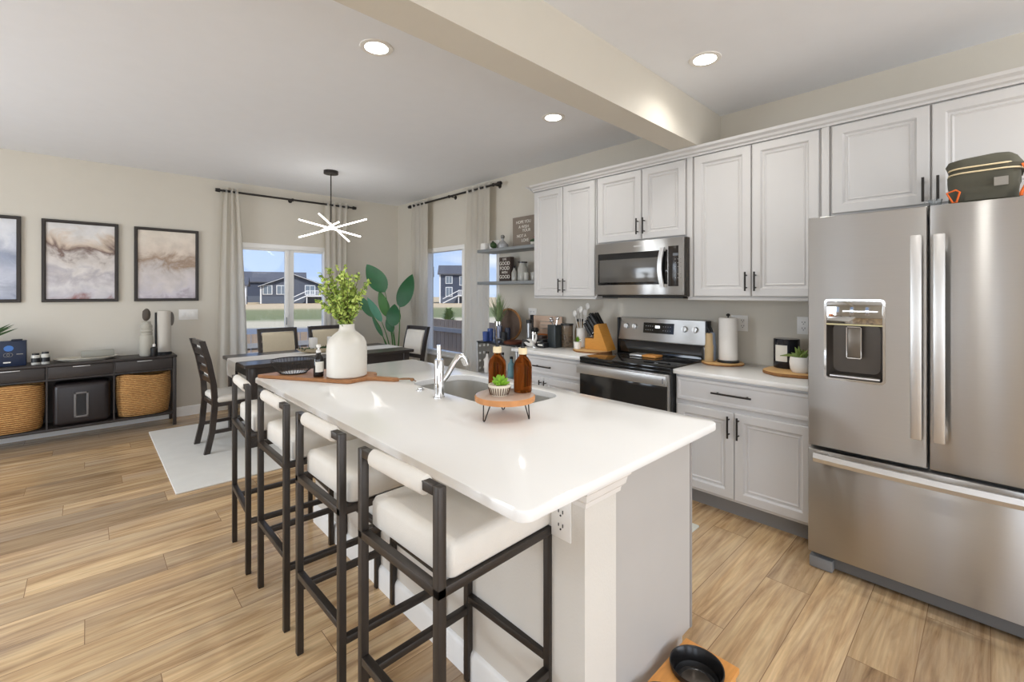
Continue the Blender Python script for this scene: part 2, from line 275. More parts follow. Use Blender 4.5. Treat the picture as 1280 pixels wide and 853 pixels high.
# ---------------------------------------------------------------- mesh helpers
def roundrect(x0, x1, y0, y1, r, n=6):
    pts = []
    for cx, cy, a0 in ((x1-r, y1-r, 0), (x0+r, y1-r, PI/2), (x0+r, y0+r, PI), (x1-r, y0+r, 3*PI/2)):
        for i in range(n+1):
            a = a0 + PI/2*i/n
            pts.append((cx+r*math.cos(a), cy+r*math.sin(a)))
    return pts
class MB:
    def __init__(s): s.bm = bmesh.new()
    def box(s, x0, x1, y0, y1, z0, z1, bev=0, seg=2, rot=None, piv=None):
        r = bmesh.ops.create_cube(s.bm, size=1)
        vs = r['verts']
        for v in vs:
            v.co = Vector(((x0+x1)/2+v.co.x*(x1-x0), (y0+y1)/2+v.co.y*(y1-y0), (z0+z1)/2+v.co.z*(z1-z0)))
        if bev:
            es = list({e for v in vs for e in v.link_edges})
            r = bmesh.ops.bevel(s.bm, geom=es, offset=bev, segments=seg, profile=0.5, affect='EDGES')
            vs = list({v for f in r['faces'] for v in f.verts} | {v for v in vs if v.is_valid})
        if rot is not None:
            p = Vector(piv or ((x0+x1)/2, (y0+y1)/2, (z0+z1)/2))
            for v in vs: v.co = rot @ (v.co-p) + p
        return s
    def bar(s, a, b, w, h=None, up=(0, 0, 1), bev=0):
        a, b = Vector(a), Vector(b); h = h or w; d = b-a; L = d.length; z = d.normalized(); upv = Vector(up)
        if abs(z.dot(upv)) > 0.98: upv = Vector((0, 1, 0)) if abs(z.y) < 0.9 else Vector((1, 0, 0))
        x = upv.cross(z).normalized(); y = z.cross(x)
        r = bmesh.ops.create_cube(s.bm, size=1); vs = r['verts']
        for v in vs: v.co = Vector((v.co.x*w, v.co.y*h, (v.co.z+0.5)*L))
        if bev:
            es = list({e for v in vs for e in v.link_edges})
            r = bmesh.ops.bevel(s.bm, geom=es, offset=bev, segments=2, profile=0.5, affect='EDGES')
            vs = list({v for f in r['faces'] for v in f.verts} | {v for v in vs if v.is_valid})
        for v in vs: v.co = a + x*v.co.x + y*v.co.y + z*v.co.z
        return s
    def cyl(s, a, b, r0, r1=None, n=20, cap=True):
        return s.tube([a, b], [r0, r0 if r1 is None else r1], n, cap)
    def tube(s, pts, r, n=10, cap=True, closed=False, flat=1.0):
        pts = [Vector(p) for p in pts]; m = len(pts); rings = []
        rr = r if isinstance(r, (list, tuple)) else [r]*m
        prev = None
        for i, p in enumerate(pts):
            if closed: d = pts[(i+1) % m]-pts[i-1]
            else: d = pts[min(i+1, m-1)]-pts[max(i-1, 0)]
            d.normalize()
            if prev is None:
                u = Vector((0, 0, 1)).cross(d)
                if u.length < 1e-3: u = Vector((1, 0, 0)).cross(d) if abs(d.x) < 0.9 else Vector((0, 1, 0)).cross(d)
            else: u = prev - d*prev.dot(d)
            u.normalize(); prev = u; w = d.cross(u)
            rings.append([s.bm.verts.new(p + (u*math.cos(2*PI*k/n)+w*flat*math.sin(2*PI*k/n))*rr[i]) for k in range(n)])
        for i in range(m if closed else m-1):
            A, B = rings[i], rings[(i+1) % m]
            for k in range(n): s.bm.faces.new((A[k], A[(k+1) % n], B[(k+1) % n], B[k]))
        if cap and not closed:
            s.bm.faces.new(rings[0][::-1]); s.bm.faces.new(rings[-1])
        return s
    def lathe(s, prof, c=(0, 0, 0), n=32, a0=0, a1=2*PI, sx=1, sy=1):
        full = abs(a1-a0-2*PI) < 1e-6; m = n if full else n+1; rings = []
        for r, z in prof:
            if r < 1e-6: rings.append([s.bm.verts.new((c[0], c[1], c[2]+z))])
            else: rings.append([s.bm.verts.new((c[0]+sx*r*math.cos(a0+(a1-a0)*k/n), c[1]+sy*r*math.sin(a0+(a1-a0)*k/n), c[2]+z)) for k in range(m)])
        for A, B in zip(rings, rings[1:]):
            for k in range(n):
                k2 = (k+1) % m
                if len(A) == 1 and len(B) == 1: continue
                if len(A) == 1: s.bm.faces.new((A[0], B[k2], B[k]))
                elif len(B) == 1: s.bm.faces.new((A[k], A[k2], B[0]))
                else: s.bm.faces.new((A[k], A[k2], B[k2], B[k]))
        return s
    def loops(s, loops, cap0=True, cap1=True, closed=True):
        R = [[s.bm.verts.new(p) for p in l] for l in loops]
        for A, B in zip(R, R[1:]):
            n = len(A)
            for k in range(n if closed else n-1): s.bm.faces.new((A[k], A[(k+1) % n], B[(k+1) % n], B[k]))
        if cap0: s.bm.faces.new(R[0][::-1])
        if cap1: s.bm.faces.new(R[-1])
        return s
    def prism(s, poly, z0, z1, bev=0):
        if bev:
            c = Vector((sum(p[0] for p in poly)/len(poly), sum(p[1] for p in poly)/len(poly)))
            def ins(d):
                out = []
                n = len(poly)
                for i in range(n):
                    p0, p, p1 = Vector(poly[i-1]), Vector(poly[i]), Vector(poly[(i+1) % n])
                    t = ((p1-p0).normalized()) if (p1-p0).length > 1e-9 else Vector((1, 0)); nn = Vector((-t.y, t.x))
                    out.append((p.x+nn.x*d, p.y+nn.y*d))
                return out
            q = ins(bev)
            L = [[(x, y, z0) for x, y in q], [(x, y, z0+bev) for x, y in poly], [(x, y, z1-bev) for x, y in poly], [(x, y, z1) for x, y in q]]
            return s.loops(L)
        return s.loops([[(x, y, z0) for x, y in poly], [(x, y, z1) for x, y in poly]])
    def sphere(s, c, r, sc=(1, 1, 1), n=12, noise=0, rot=None):
        q = bmesh.ops.create_icosphere(s.bm, subdivisions=2 if n < 20 else 3, radius=1)
        for v in q['verts']:
            k = 1 + (random.uniform(-noise, noise) if noise else 0)
            p = Vector((v.co.x*r*sc[0]*k, v.co.y*r*sc[1]*k, v.co.z*r*sc[2]*k))
            if rot: p = rot @ p
            v.co = Vector(c) + p
        return s
    def leaf(s, base, tip, w, up=(0, 0, 1), bend=0.1, n=8, fold=0.15):
        base, tip = Vector(base), Vector(tip); d = tip-base; L = d.length; d.normalize(); u = Vector(up); side = d.cross(u)
        if side.length < 1e-3: side = Vector((1, 0, 0))
        side.normalize(); nrm = side.cross(d)
        rows = []
        for i in range(n+1):
            t = i/n; hw = w*0.5*(math.sin(PI*min(1, max(0, t))**0.8)**0.75 if 0 < t < 1 else 0.02)
            p = base + d*L*t + nrm*(math.sin(PI*t)*bend*L)
            rows.append([s.bm.verts.new(p - side*hw + nrm*fold*hw), s.bm.verts.new(p), s.bm.verts.new(p + side*hw + nrm*fold*hw)])
        for A, B in zip(rows, rows[1:]):
            for k in (0, 1): s.bm.faces.new((A[k], A[k+1], B[k+1], B[k]))
        return s
    def build(s, name, m, parent=None, world=True, loc=None, rotz=0, smooth=True, ang=38):
        # verts are in world space when world, else already in the thing's own space
        me = bpy.data.meshes.new(name)
        bmesh.ops.recalc_face_normals(s.bm, faces=s.bm.faces)
        if world:
            if parent is not None:
                r = parent
                while r.parent: r = r.parent
                s.bm.transform((Matrix.Translation(r.location) @ Matrix.Rotation(r.rotation_euler.z, 4, 'Z')).inverted())
            elif loc is not None:
                s.bm.transform((Matrix.Translation(loc) @ Matrix.Rotation(rotz, 4, 'Z')).inverted())
        s.bm.to_mesh(me); s.bm.free()
        me.materials.append(m)
        if smooth:
            me.polygons.foreach_set('use_smooth', [True]*len(me.polygons)); me.set_sharp_from_angle(angle=math.radians(ang))
        o = bpy.data.objects.new(name, me); C.objects.link(o)
        if parent is not None: o.parent = parent
        elif loc is not None: o.location = loc; o.rotation_euler = (0, 0, rotz)
        return o
def tag(o, label, cat, group=None):
    o['label'] = label; o['category'] = cat
    if group: o['group'] = group
    return o
def thing(name, label, cat, loc=(0, 0, 0), rotz=0, group=None):
    o = bpy.data.objects.new(name, None); C.objects.link(o); o.empty_display_size = 0.05
    o.location = loc; o.rotation_euler = (0, 0, rotz)
    return tag(o, label, cat, group)
def struct(o): o['kind'] = 'structure'; return o
def copy_tree(o, parent=None):
    c = o.copy(); C.objects.link(c)
    if parent is not None: c.parent = parent
    for ch in list(o.children):
        copy_tree(ch, c)
    return c
def dup(root, loc, rotz, label, group=None):
    r = copy_tree(root); r.location = loc; r.rotation_euler = (0, 0, rotz); r['label'] = label
    if group: r['group'] = group
    return r
def text(name, body, size, loc, rot, m, parent, align='CENTER', extrude=0.0008):
    cu = bpy.data.curves.new(name, 'FONT'); cu.body = body; cu.size = size; cu.extrude = extrude; cu.align_x = align; cu.align_y = 'CENTER'
    cu.materials.append(m); cu.space_line = 1.0
    tmp = bpy.data.objects.new(name+'_curve', cu); C.objects.link(tmp); bpy.context.view_layer.update()
    me = bpy.data.meshes.new_from_object(tmp.evaluated_get(bpy.context.evaluated_depsgraph_get())); bpy.data.objects.remove(tmp); bpy.data.curves.remove(cu)
    if not me.materials: me.materials.append(m)
    o = bpy.data.objects.new(name, me); C.objects.link(o); o.parent = parent
    r = parent
    while r.parent: r = r.parent
    M = (Matrix.Translation(r.location) @ Matrix.Rotation(r.rotation_euler.z, 4, 'Z')).inverted() @ (Matrix.Translation(loc) @ rot.to_4x4())
    o.matrix_local = M
    return o
FACE_W = Matrix(((0, 0, -1), (-1, 0, 0), (0, 1, 0)))     # text that reads from the -X side
FACE_S = Matrix(((1, 0, 0), (0, 0, -1), (0, 1, 0)))      # text that reads from the -Y side

# ---------------------------------------------------------------- room shell
XW, YB, H = 3.50, 6.29, 2.74
XL, YF = -3.0, -3.2
struct(MB().box(XL-.1, XW+.1, YF-.1, YB+.1, -0.06, 0).build('floor', floor_m, smooth=False))
struct(MB().box(XL-.1, XW+.1, YF-.1, YB+.1, H, H+.1).build('ceiling', ceil_m, smooth=False))
def wall_x(name, x0, x1, y0, y1, holes):
    """wall slab between x0 and x1 running along y, with rectangular openings (ya, yb, za, zb)"""
    m = MB(); ys = sorted({y0, y1, *[v for h in holes for v in h[:2]]})
    for a, b in zip(ys, ys[1:]):
        mid = (a+b)/2; hs = [h for h in holes if h[0] < mid < h[1]]
        if not hs: m.box(x0, x1, a, b, 0, H)
        else:
            m.box(x0, x1, a, b, 0, hs[0][2]); m.box(x0, x1, a, b, hs[0][3], H)
    return struct(m.build(name, wall_m, smooth=False))
def wall_y(name, y0, y1, x0, x1, holes):
    m = MB(); xs = sorted({x0, x1, *[v for h in holes for v in h[:2]]})
    for a, b in zip(xs, xs[1:]):
        mid = (a+b)/2; hs = [h for h in holes if h[0] < mid < h[1]]
        if not hs: m.box(a, b, y0, y1, 0, H)
        else:
            m.box(a, b, y0, y1, 0, hs[0][2]); m.box(a, b, y0, y1, hs[0][3], H)
    return struct(m.build(name, wall_m, smooth=False))
W1 = (1.25, 2.42, 0.56, 2.02); W2 = (4.60, 5.52, 0.56, 2.02); W3 = (3.93, 4.52, 0.56, 2.02)
wall_y('wall_back', YB, YB+.14, XL-.1, XW+.14, [W1])
wall_x('wall_right', XW, XW+.14, YF-.1, YB, [W2, W3])
wall_x('wall_left', XL-.1, XL, YF-.1, YB, [(-2.7, -1.3, .60, 2.30), (0.10, 0.36, .60, 2.30), (1.44, 1.72, .60, 2.30), (2.8, 5.2, .60, 2.30)])
wall_y('wall_front', YF-.1, YF, XL, XW, [(-2.2, -0.2, .20, 2.30), (0.9, 3.1, .20, 2.30)])
struct(MB().box(XL, XW, 1.405, 1.59, 2.432, H+.02).build('trim_1', wall_m, smooth=False))['label'] = 'dropped ceiling beam between kitchen and dining room'
def baseboard(name, segs, axis, at, d):
    m = MB()
    for a, b in segs:
        prof = [(0, 0), (.014, 0), (.014, .085), (.010, .098), (.005, .104), (0, .108)]
        L = []
        for t in (a, b):
            L.append([((at+d*p, t, z) if axis == 'y' else (t, at+d*p, z)) for p, z in prof])
        m.loops(L)
    return struct(m.build(name, trim_m))
baseboard('baseboard_back', [(XL, XW)], 'x', YB, -1)
baseboard('baseboard_right', [(3.10, YB)], 'y', XW, -1)

def window_y(name, x0, x1, z0, z1, y):
    fr = MB(); w = .05
    fr.box(x0, x1, y+.0, y+.09, z1-.06, z1, .004); fr.box(x0, x1, y+.0, y+.09, z0, z0+.05, .004)
    fr.box(x0, x0+w, y+.0, y+.09, z0+.05, z1-.06, .004); fr.box(x1-w, x1, y+.0, y+.09, z0+.05, z1-.06, .004)
    o = struct(fr.build(name, trim_m))
    s = MB(); s.box(1.875, 1.925, y+.02, y+.05, z0+.05, z1-.06, .004); s.box(1.93, 1.995, y+.045, y+.075, z0+.05, z1-.06, .004)
    s.box(x0+w, 1.875, y+.02, y+.05, z1-.085, z1-.06, .003); s.box(1.995, x1-w, y+.045, y+.075, z1-.085, z1-.06, .003)
    s.box(x0+w, 1.875, y+.02, y+.05, z0+.05, z0+.09, .003); s.box(1.995, x1-w, y+.045, y+.075, z0+.05, z0+.09, .003)
    s.build('sash', trim_m, o)
    MB().box(1.888, 1.898, y+.005, y+.02, .98, 1.08, .003).build('latch', shelf_m, o)
    g = MB(); g.box(x0+w, 1.876, y+.033, y+.037, z0+.08, z1-.08); g.build('glass_pane', frost_m, o, smooth=False)
    g = MB(); g.box(1.99, x1-w, y+.058, y+.062, z0+.08, z1-.08); g.build('glass_pane', frost_m, o, smooth=False)
    MB().box(x0-.02, x1+.02, y-.03, y+.02, z0-.02, z0+.004, .005).build('window_sill', trim_m, o)
window_y('window_1', *W1, YB)
def window_x(name, y0, y1, z0, z1, x):
    fr = MB(); w = .055
    fr.box(x, x+.09, y0, y1, z1-.06, z1, .004); fr.box(x, x+.09, y0, y1, z0, z0+.05, .004)
    fr.box(x, x+.09, y0, y0+w, z0+.05, z1-.06, .004); fr.box(x, x+.09, y1-w, y1, z0+.05, z1-.06, .004)
    o = struct(fr.build(name, trim_m))
    MB().box(x+.04, x+.044, y0+w-.01, y1-w+.01, z0+.04, z1-.05).build('glass_pane', frost_m, o, smooth=False)
    MB().box(x-.03, x+.02, y0-.02, y1+.02, z0-.02, z0+.004, .005).build('window_sill', trim_m, o)
window_x('window_2', *W2, XW)
window_x('window_3', *W3, XW)

# frames round the unseen openings, added so the fill lamps stand in windows
def ring_frame(name, axis, a0, a1, z0, z1, at, d):
    m = MB(); w = .06
    def bx(p, q, r_, t): 
        if axis == 'x': m.box(min(at, at+d), max(at, at+d), p, q, r_, t, .003)
        else: m.box(p, q, min(at, at+d), max(at, at+d), r_, t, .003)
    bx(a0-w, a1+w, z1, z1+w); bx(a0-w, a1+w, z0-w, z0); bx(a0-w, a0, z0, z1); bx(a1, a1+w, z0, z1)
    return struct(m.build(name, trim_m))
for k, (p, q) in enumerate([(-2.7, -1.3), (0.10, 0.36), (1.44, 1.72), (2.8, 5.2)]): ring_frame('window_%d' % (k+4), 'x', p, q, .60, 2.30, XL, .06)
for k, (p, q, lo, hi) in enumerate([(-2.2, -0.2, .20, 2.30), (0.9, 3.1, .20, 2.30)]): ring_frame('window_%d' % (k+8), 'y', p, q, lo, hi, YF, .06)

# ---------------------------------------------------------------- ground and houses outside
gm = grass_material()
bm_ = MB(); bm_.loops([[(-60, 6.6, -.75), (-60, 260, -1.2)], [(4.2, 6.6, -.75), (140, 260, -1.2)]], False, False, closed=False)
bm_.loops([[(4.2, 6.6, -.75), (140, 260, -1.2)], [(4.2, -20, -.75), (220, 10, -.9)]], False, False, closed=False)
bm_.loops([[(-60, -60, -.76), (-60, 6.6, -.75)], [(4.2, -60, -.76), (4.2, 6.6, -.75)]], False, False, closed=False)
bm_.loops([[(4.2, -60, -.76), (4.2, -20, -.75)], [(220, -60, -.9), (220, 10, -.9)]], False, False, closed=False)
g = bm_.build('ground', gm, smooth=False); g['kind'] = 'structure'

def fence(label, a, b, z0, z1, gap=.012):
    a, b = Vector(a), Vector(b); L = (b-a).length; d = (b-a)/L; root = thing('wooden_fence', label, 'fence', (a.x, a.y, z0))
    n = int(L/.145); m = MB()
    for i in range(n):
        p = a + d*(i*.145); q = p + d*(.145-gap)
        m.bar((p.x, p.y, (z0+z1)/2), (q.x, q.y, (z0+z1)/2), .018, z1-z0-random.uniform(0, .012))
    m.build('fence_boards', fence_m, root, smooth=False)
    nn = Vector((-d.y, d.x)); nn = nn if nn.dot(-a) > 0 else -nn
    for zz in (z1-.22, (z0+z1)/2, z0+.25):
        MB().bar((a.x+nn.x*.03, a.y+nn.y*.03, zz), (b.x+nn.x*.03, b.y+nn.y*.03, zz), .04, .09).build('fence_rail', fence2_m, root, smooth=False)
    return root
fence('weathered board fence with grey rails seen through the right-hand window', (5.6, 5.6), (5.6, 9.3), -.75, .83)
fence('weathered board fence seen through the wide back window behind the dining chairs', (1.0, 9.9), (5.55, 9.35), -.75, .60)

def house(label, cx, cy, w, dep, hw, hr, rotz, wm, wins, gable='x', z0=-1.0, deck=None):
    r = thing('house', label, 'house', (cx, cy, z0), rotz)
    MB().box(-w/2, w/2, -dep/2, dep/2, 0, hw).build('house_wall', wm, r, world=False, smooth=False)
    MB().box(-w/2-.03, w/2+.03, -dep/2-.04, dep/2, 0, 1.6).build('foundation', stone_m, r, world=False, smooth=False)
    m = MB(); ov = .5
    if gable == 'x':   # ridge along local x
        prof = [(-dep/2-ov, hw-.1), (0, hw+hr), (dep/2+ov, hw-.1), (dep/2+ov, hw+.15), (0, hw+hr+.3), (-dep/2-ov, hw+.15)]
        m.loops([[(-w/2-ov, y, z) for y, z in prof], [(w/2+ov, y, z) for y, z in prof]])
        ga = MB().loops([[(-w/2, -dep/2, hw), (-w/2, dep/2, hw), (-w/2, 0, hw+hr)], [(w/2, -dep/2, hw), (w/2, dep/2, hw), (w/2, 0, hw+hr)]])
    else:              # gable faces the viewer
        prof = [(-w/2-ov, hw-.1), (0, hw+hr), (w/2+ov, hw-.1), (w/2+ov, hw+.15), (0, hw+hr+.3), (-w/2-ov, hw+.15)]
        m.loops([[(x, -dep/2-ov, z) for x, z in prof], [(x, dep/2+ov, z) for x, z in prof]])
        ga = MB().loops([[(-w/2, -dep/2, hw), (w/2, -dep/2, hw), (0, -dep/2, hw+hr)], [(-w/2, dep/2, hw), (w/2, dep/2, hw), (0, dep/2, hw+hr)]])
        f = MB(); f.bar((-w/2-ov, -dep/2-ov-.06, hw), (0, -dep/2-ov-.06, hw+hr+.15), .08, .5, up=(0, 1, 0)); f.bar((w/2+ov, -dep/2-ov-.06, hw), (0, -dep/2-ov-.06, hw+hr+.15), .08, .5, up=(0, 1, 0))
        f.build('fascia', glazing_m, r, world=False, smooth=False)
    m.build('roof', roof_m, r, world=False, smooth=False); ga.build('gable', wm, r, world=False, smooth=False)
    for (x, z, ww, hh) in wins:
        o = MB().box(x-ww/2-.15, x+ww/2+.15, -dep/2-.1, -dep/2, z-hh/2-.15, z+hh/2+.15).build('window', glazing_m, r, world=False, smooth=False)
        q = MB(); q.box(x-ww/2, x-.05, -dep/2-.14, -dep/2-.09, z-hh/2, z+hh/2); q.box(x+.05, x+ww/2, -dep/2-.14, -dep/2-.09, z-hh/2, z+hh/2)
        q.build('pane', wpane_m, o, world=False, smooth=False)
    for sx in (-1, 1): MB().box(sx*w/2-.15, sx*w/2+.15, -dep/2-.12, -dep/2+.1, 0, hw).build('corner_board', glazing_m, r, world=False, smooth=False)
    if deck:
        x0, x1, zz = deck; y1 = -dep/2; y0 = y1-2.6
        d = MB(); d.box(x0, x1, y0, y1, zz-.25, zz)
        for k in range(13):
            x = x0+(x1-x0)*k/12; d.box(x-.05, x+.05, y0, y0+.08, zz, zz+1.0)
        d.box(x0, x1, y0, y0+.1, zz+.95, zz+1.08)
        for x in (x0+.1, x1-.1): d.box(x-.1, x+.1, y0, y0+.2, 0, zz)
        dk = d.build('deck', glazing_m, r, world=False, smooth=False)
        s = MB(); s.bar((x0-3.2, y0+.3, .2), (x0+.2, y0+.3, zz), 1.2, .2); s.bar((x0-3.2, y0-.3, 1.1), (x0+.2, y0-.3, zz+1), .12, .16)
        s.build('deck_stairs', glazing_m, r, world=False, smooth=False)
# local -y looks back at the camera: rotz chosen from the bearing of each house
house('pale two-storey house with a deck at the left edge of the back window', 20.4, 103.4, 6, 9, 3.8, 1.6, math.radians(-15), siding2_m, [(-1, 4.0, 1.4, 1.6), (2, 3.4, 1.4, 1.6)], 'x', -1.0, (-1.5, 2.5, 1.9))
house('slate grey gabled house with two white windows beyond the dry field', 34.2, 108.5, 12.5, 11, 3.7, 2.5, math.radians(-18), siding_m, [(-5.0, 3.0, 1.5, 1.7), (-2.4, 3.0, 1.6, 1.7), (3.2, 3.0, 1.8, 1.8)], 'y', -1.0, (2.4, 6.0, 1.8))
house('long dark roofed house rising behind the gabled slate house', 34.0, 128.0, 17, 10, 5.0, 2.5, math.radians(-18), siding3_m, [(-5.5, 4.4, 1.6, 1.2)], 'x', -1.0)
house('slate grey house with white deck and stairs beside the window mullion', 46.0, 98.0, 8.0, 8, 3.8, 2.0, math.radians(-24), siding_m, [(1.0, 3.6, 2.0, 1.9)], 'y', -1.0, (-.6, 4.0, 2.0))
house('big grey house with steep roof beyond the spray of leaves', 62.0, 110.0, 13, 10, 5.6, 5.2, math.radians(-28), siding2_m, [(0, 4.6, 1.6, 1.6)], 'x', -1.0)
house('white two-storey house seen at the left of the right-hand window', 54.6, 88.5, 5.5, 8, 6.2, 1.8, math.radians(-34), glazing_m, [(-1, 5.0, 1.2, 1.4), (1.4, 2.6, 1.2, 1.4)], 'x', -1.0)
house('dark blue two-storey house seen at the centre of the right-hand window', 61.2, 83.0, 7.5, 8, 6.4, 1.9, math.radians(-37), siding3_m, [(-1.8, 5.2, 1.2, 1.4), (1.4, 5.0, 1.6, 1.8), (-1.8, 2.6, 1.2, 1.8)], 'x', -1.0, (.2, 3.2, 1.9))
# small evergreen beyond the fence of window 2
t = thing('shrub', 'small pale evergreen standing on the dry grass beyond the right-hand fence', 'tree', (13.9, 19.6, -.85))
m = MB()
for i in range(260):
    a = random.uniform(0, 2*PI); z = random.uniform(.2, 1.25); r = (1.6-z)*.75*random.uniform(.4, 1)
    m.leaf((0, 0, z), (r*math.cos(a), r*math.sin(a), z+.25), .14, n=3)
m.build('foliage', mat('shrub_leaf', (158, 172, 118), .8, var=.3), t, world=False); MB().cyl((0, 0, 0), (0, 0, 1.1), .05, .02, 8).build('trunk', stem_m, t, world=False)

# ---------------------------------------------------------------- cabinets
def nested(m, y0, y1, z0, z1, x, prof, back):
    """door slab facing -X: profile is a list of (inset, recess)"""
    L = [[(back, y0, z0), (back, y1, z0), (back, y1, z1), (back, y0, z1)]]
    for ins, rec in prof:
        L.append([(x+rec, y0+ins, z0+ins), (x+rec, y1-ins, z0+ins), (x+rec, y1-ins, z1-ins), (x+rec, y0+ins, z1-ins)])
    return m.loops(L)
DOOR = [(0, .004), (.004, 0), (.050, 0), (.055, .005), (.059, .013), (.068, .015), (.075, .010), (.081, .015), (.083, .016)]
DRAW = [(0, .004), (.004, 0), (.018, 0), (.024, .004), (.028, .006)]
def pull_v(y, z0, z1, x, parent):
    m = MB(); m.cyl((x-.032, y, z0), (x-.032, y, z1), .006, n=10)
    for z in (z0+.022, z1-.022): m.cyl((x-.032, y, z), (x+.004, y, z), .0045, n=8)
    return m.build('handle', black_m, parent)
def pull_h(y0, y1, z, x, parent):
    m = MB(); m.cyl((x-.032, y0, z), (x-.032, y1, z), .006, n=10)
    for y in (y0+.03, y1-.03): m.cyl((x-.032, y, z), (x+.004, y, z), .0045, n=8)
    return m.build('handle', black_m, parent)
XU = 3.15
def upper_cab(label, y0, y1, z0, z1, ymid, hz, x=XU, doors=None):
    r = thing('wall_cabinet', label, 'cabinet', (XW, (y0+y1)/2, z0), 0, 'grey wall cabinets')
    MB().box(x+.02, XW-.002, y0, y1, z0, z1+.03, .001).build('cabinet_body', cab_m, r)
    g = .002
    for a, b, hy in ((ymid+.002, y1-.010, ymid+.028), (y0+.010, ymid-.002, ymid-.028)):
        d = nested(MB(), a+g, b-g, z0+.008, z1-.006, x, DOOR, x+.019).build('cabinet_door', cab_m, r, ang=20)
        pull_v(hy, hz, hz+.125, x, d)
    return r
upper_cab('tall grey wall cabinet with two doors, left of the microwave', 2.305, 3.045, 1.362, 2.372, 2.672, 1.402)
upper_cab('short grey wall cabinet with two doors, above the microwave', 1.505, 2.300, 1.810, 2.372, 1.870, 1.857)
upper_cab('tall grey wall cabinet with two doors, between microwave and fridge', .685, 1.463, 1.368, 2.372, 1.070, 1.411)
upper_cab('short wide grey wall cabinet above the fridge', -.30, .645, 1.850, 2.372, .210, 1.867)
MB().box(XU+.004, XW-.002, 1.464, 1.504, 1.368, 2.40, .002).build('filler', cab_m, bpy.data.objects['wall_cabinet.002'])
MB().box(XU+.004, XW-.002, .646, .684, 1.368, 2.40, .002).build('filler', cab_m, bpy.data.objects['wall_cabinet.002'])
cp = [(XU+.018, 2.374), (XU-.004, 2.372), (XU-.006, 2.384), (XU-.022, 2.390), (XU-.028, 2.404), (XU-.050, 2.414), (XU-.056, 2.430), (XU+.018, 2.430)]
m = MB().loops([[(x, y, z) for x, z in cp] for y in (-.60, 3.045)])
m.loops([[(XW-.004-(0), 3.045+(XU+.03-x)*0, z) for x, z in cp[:1]] for _ in (0,)], False, False) if False else None
# return of the moulding along the left end of the row
m.loops([[(x, 3.045+(XU-x)+.0 if x < XU else 3.045, z) for x, z in cp], [(XW-.003, 3.045+(XU-x) if x < XU else 3.045, z) for x, z in cp]])
tag(m.build('crown_moulding', cab_m, loc=(XU, 1.3, 2.372), ang=25), 'grey stepped crown moulding running along the top of the wall cabinets', 'moulding')
m = MB().box(XU+.01, XW-.003, 2.31, 3.04, 1.344, 1.362, .003)
tag(m.build('light_rail', cab_m, loc=(XU, 2.7, 1.344)), 'thin rail under the left wall cabinet', 'moulding')
m = MB().box(XU+.01, XW-.003, .69, 1.50, 1.348, 1.368, .003)
tag(m.build('light_rail', cab_m, loc=(XU, 1.1, 1.348)), 'thin rail under the wall cabinet beside the fridge', 'moulding')

XC = 2.88; ZK = .885
def base_cab(label, y0, y1, ymid, ztop, hy, hz):
    r = thing('base_cabinet', label, 'cabinet', (XW-.3, (y0+y1)/2, 0), 0, 'grey base cabinets')
    x = XC+.025
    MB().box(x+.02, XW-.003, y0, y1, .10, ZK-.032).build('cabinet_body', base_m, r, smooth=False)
    MB().box(x+.07, x+.09, y0, y1, 0, .10).build('toe_kick', toe_m, r, smooth=False)
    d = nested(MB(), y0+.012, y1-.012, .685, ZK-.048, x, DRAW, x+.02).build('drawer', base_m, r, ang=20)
    pull_h(hy[0], hy[1], hz, x, d)
    for a, b, h in ((ymid+.002, y1-.012, ymid+.028), (y0+.012, ymid-.002, ymid-.028)):
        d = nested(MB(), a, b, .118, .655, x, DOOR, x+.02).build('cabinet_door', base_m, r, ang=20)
        pull_v(h, .50, .635, x, d)
    return r
base_cab('grey base cabinet with a drawer over two doors, between range and fridge', .655, 1.470, 1.086, ZK, (.978, 1.215), .765)
base_cab('grey base cabinet with a drawer over two doors, left of the range', 2.245, 3.02, 2.68, ZK, (2.575, 2.785), .755)
def slab(y0, y1):
    return MB().box(XC, XW-.003, y0, y1, ZK-.030, ZK, .004)
tag(slab(.655, 1.472).build('countertop', quartz_m, loc=(3.2, 1.06, ZK)), 'white quartz countertop between the range and the fridge', 'countertop')
tag(slab(2.245, 3.07).build('countertop', quartz_m, loc=(3.2, 2.66, ZK)), 'white quartz countertop left of the range', 'countertop')

# ---------------------------------------------------------------- refrigerator
fr = thing('refrigerator', 'stainless french-door refrigerator with water dispenser and bottom freezer drawer', 'refrigerator', (3.08, .185, 0))
FX = 2.674; y0, y1, ym = -.278, .638, .1855
MB().box(FX+.075, 3.46, y0+.006, y1-.006, .03, 1.765, .004).build('fridge_body', mat('fridge_side_grey', (120, 119, 117), .45, .3), fr)
MB().box(FX+.05, FX+.12, y0+.01, y1-.01, .015, .085, .004).build('base_grille', mat('grille_grey', (106, 106, 106), .5), fr)
for a in (y0+.05, y1-.05): MB().box(FX+.02, FX+.10, a-.05, a+.05, 0.002, .06, .006).build('foot_cover', mat('foot_grey', (128, 128, 128), .5) if 'foot_grey' not in MATS else MATS['foot_grey'], fr)
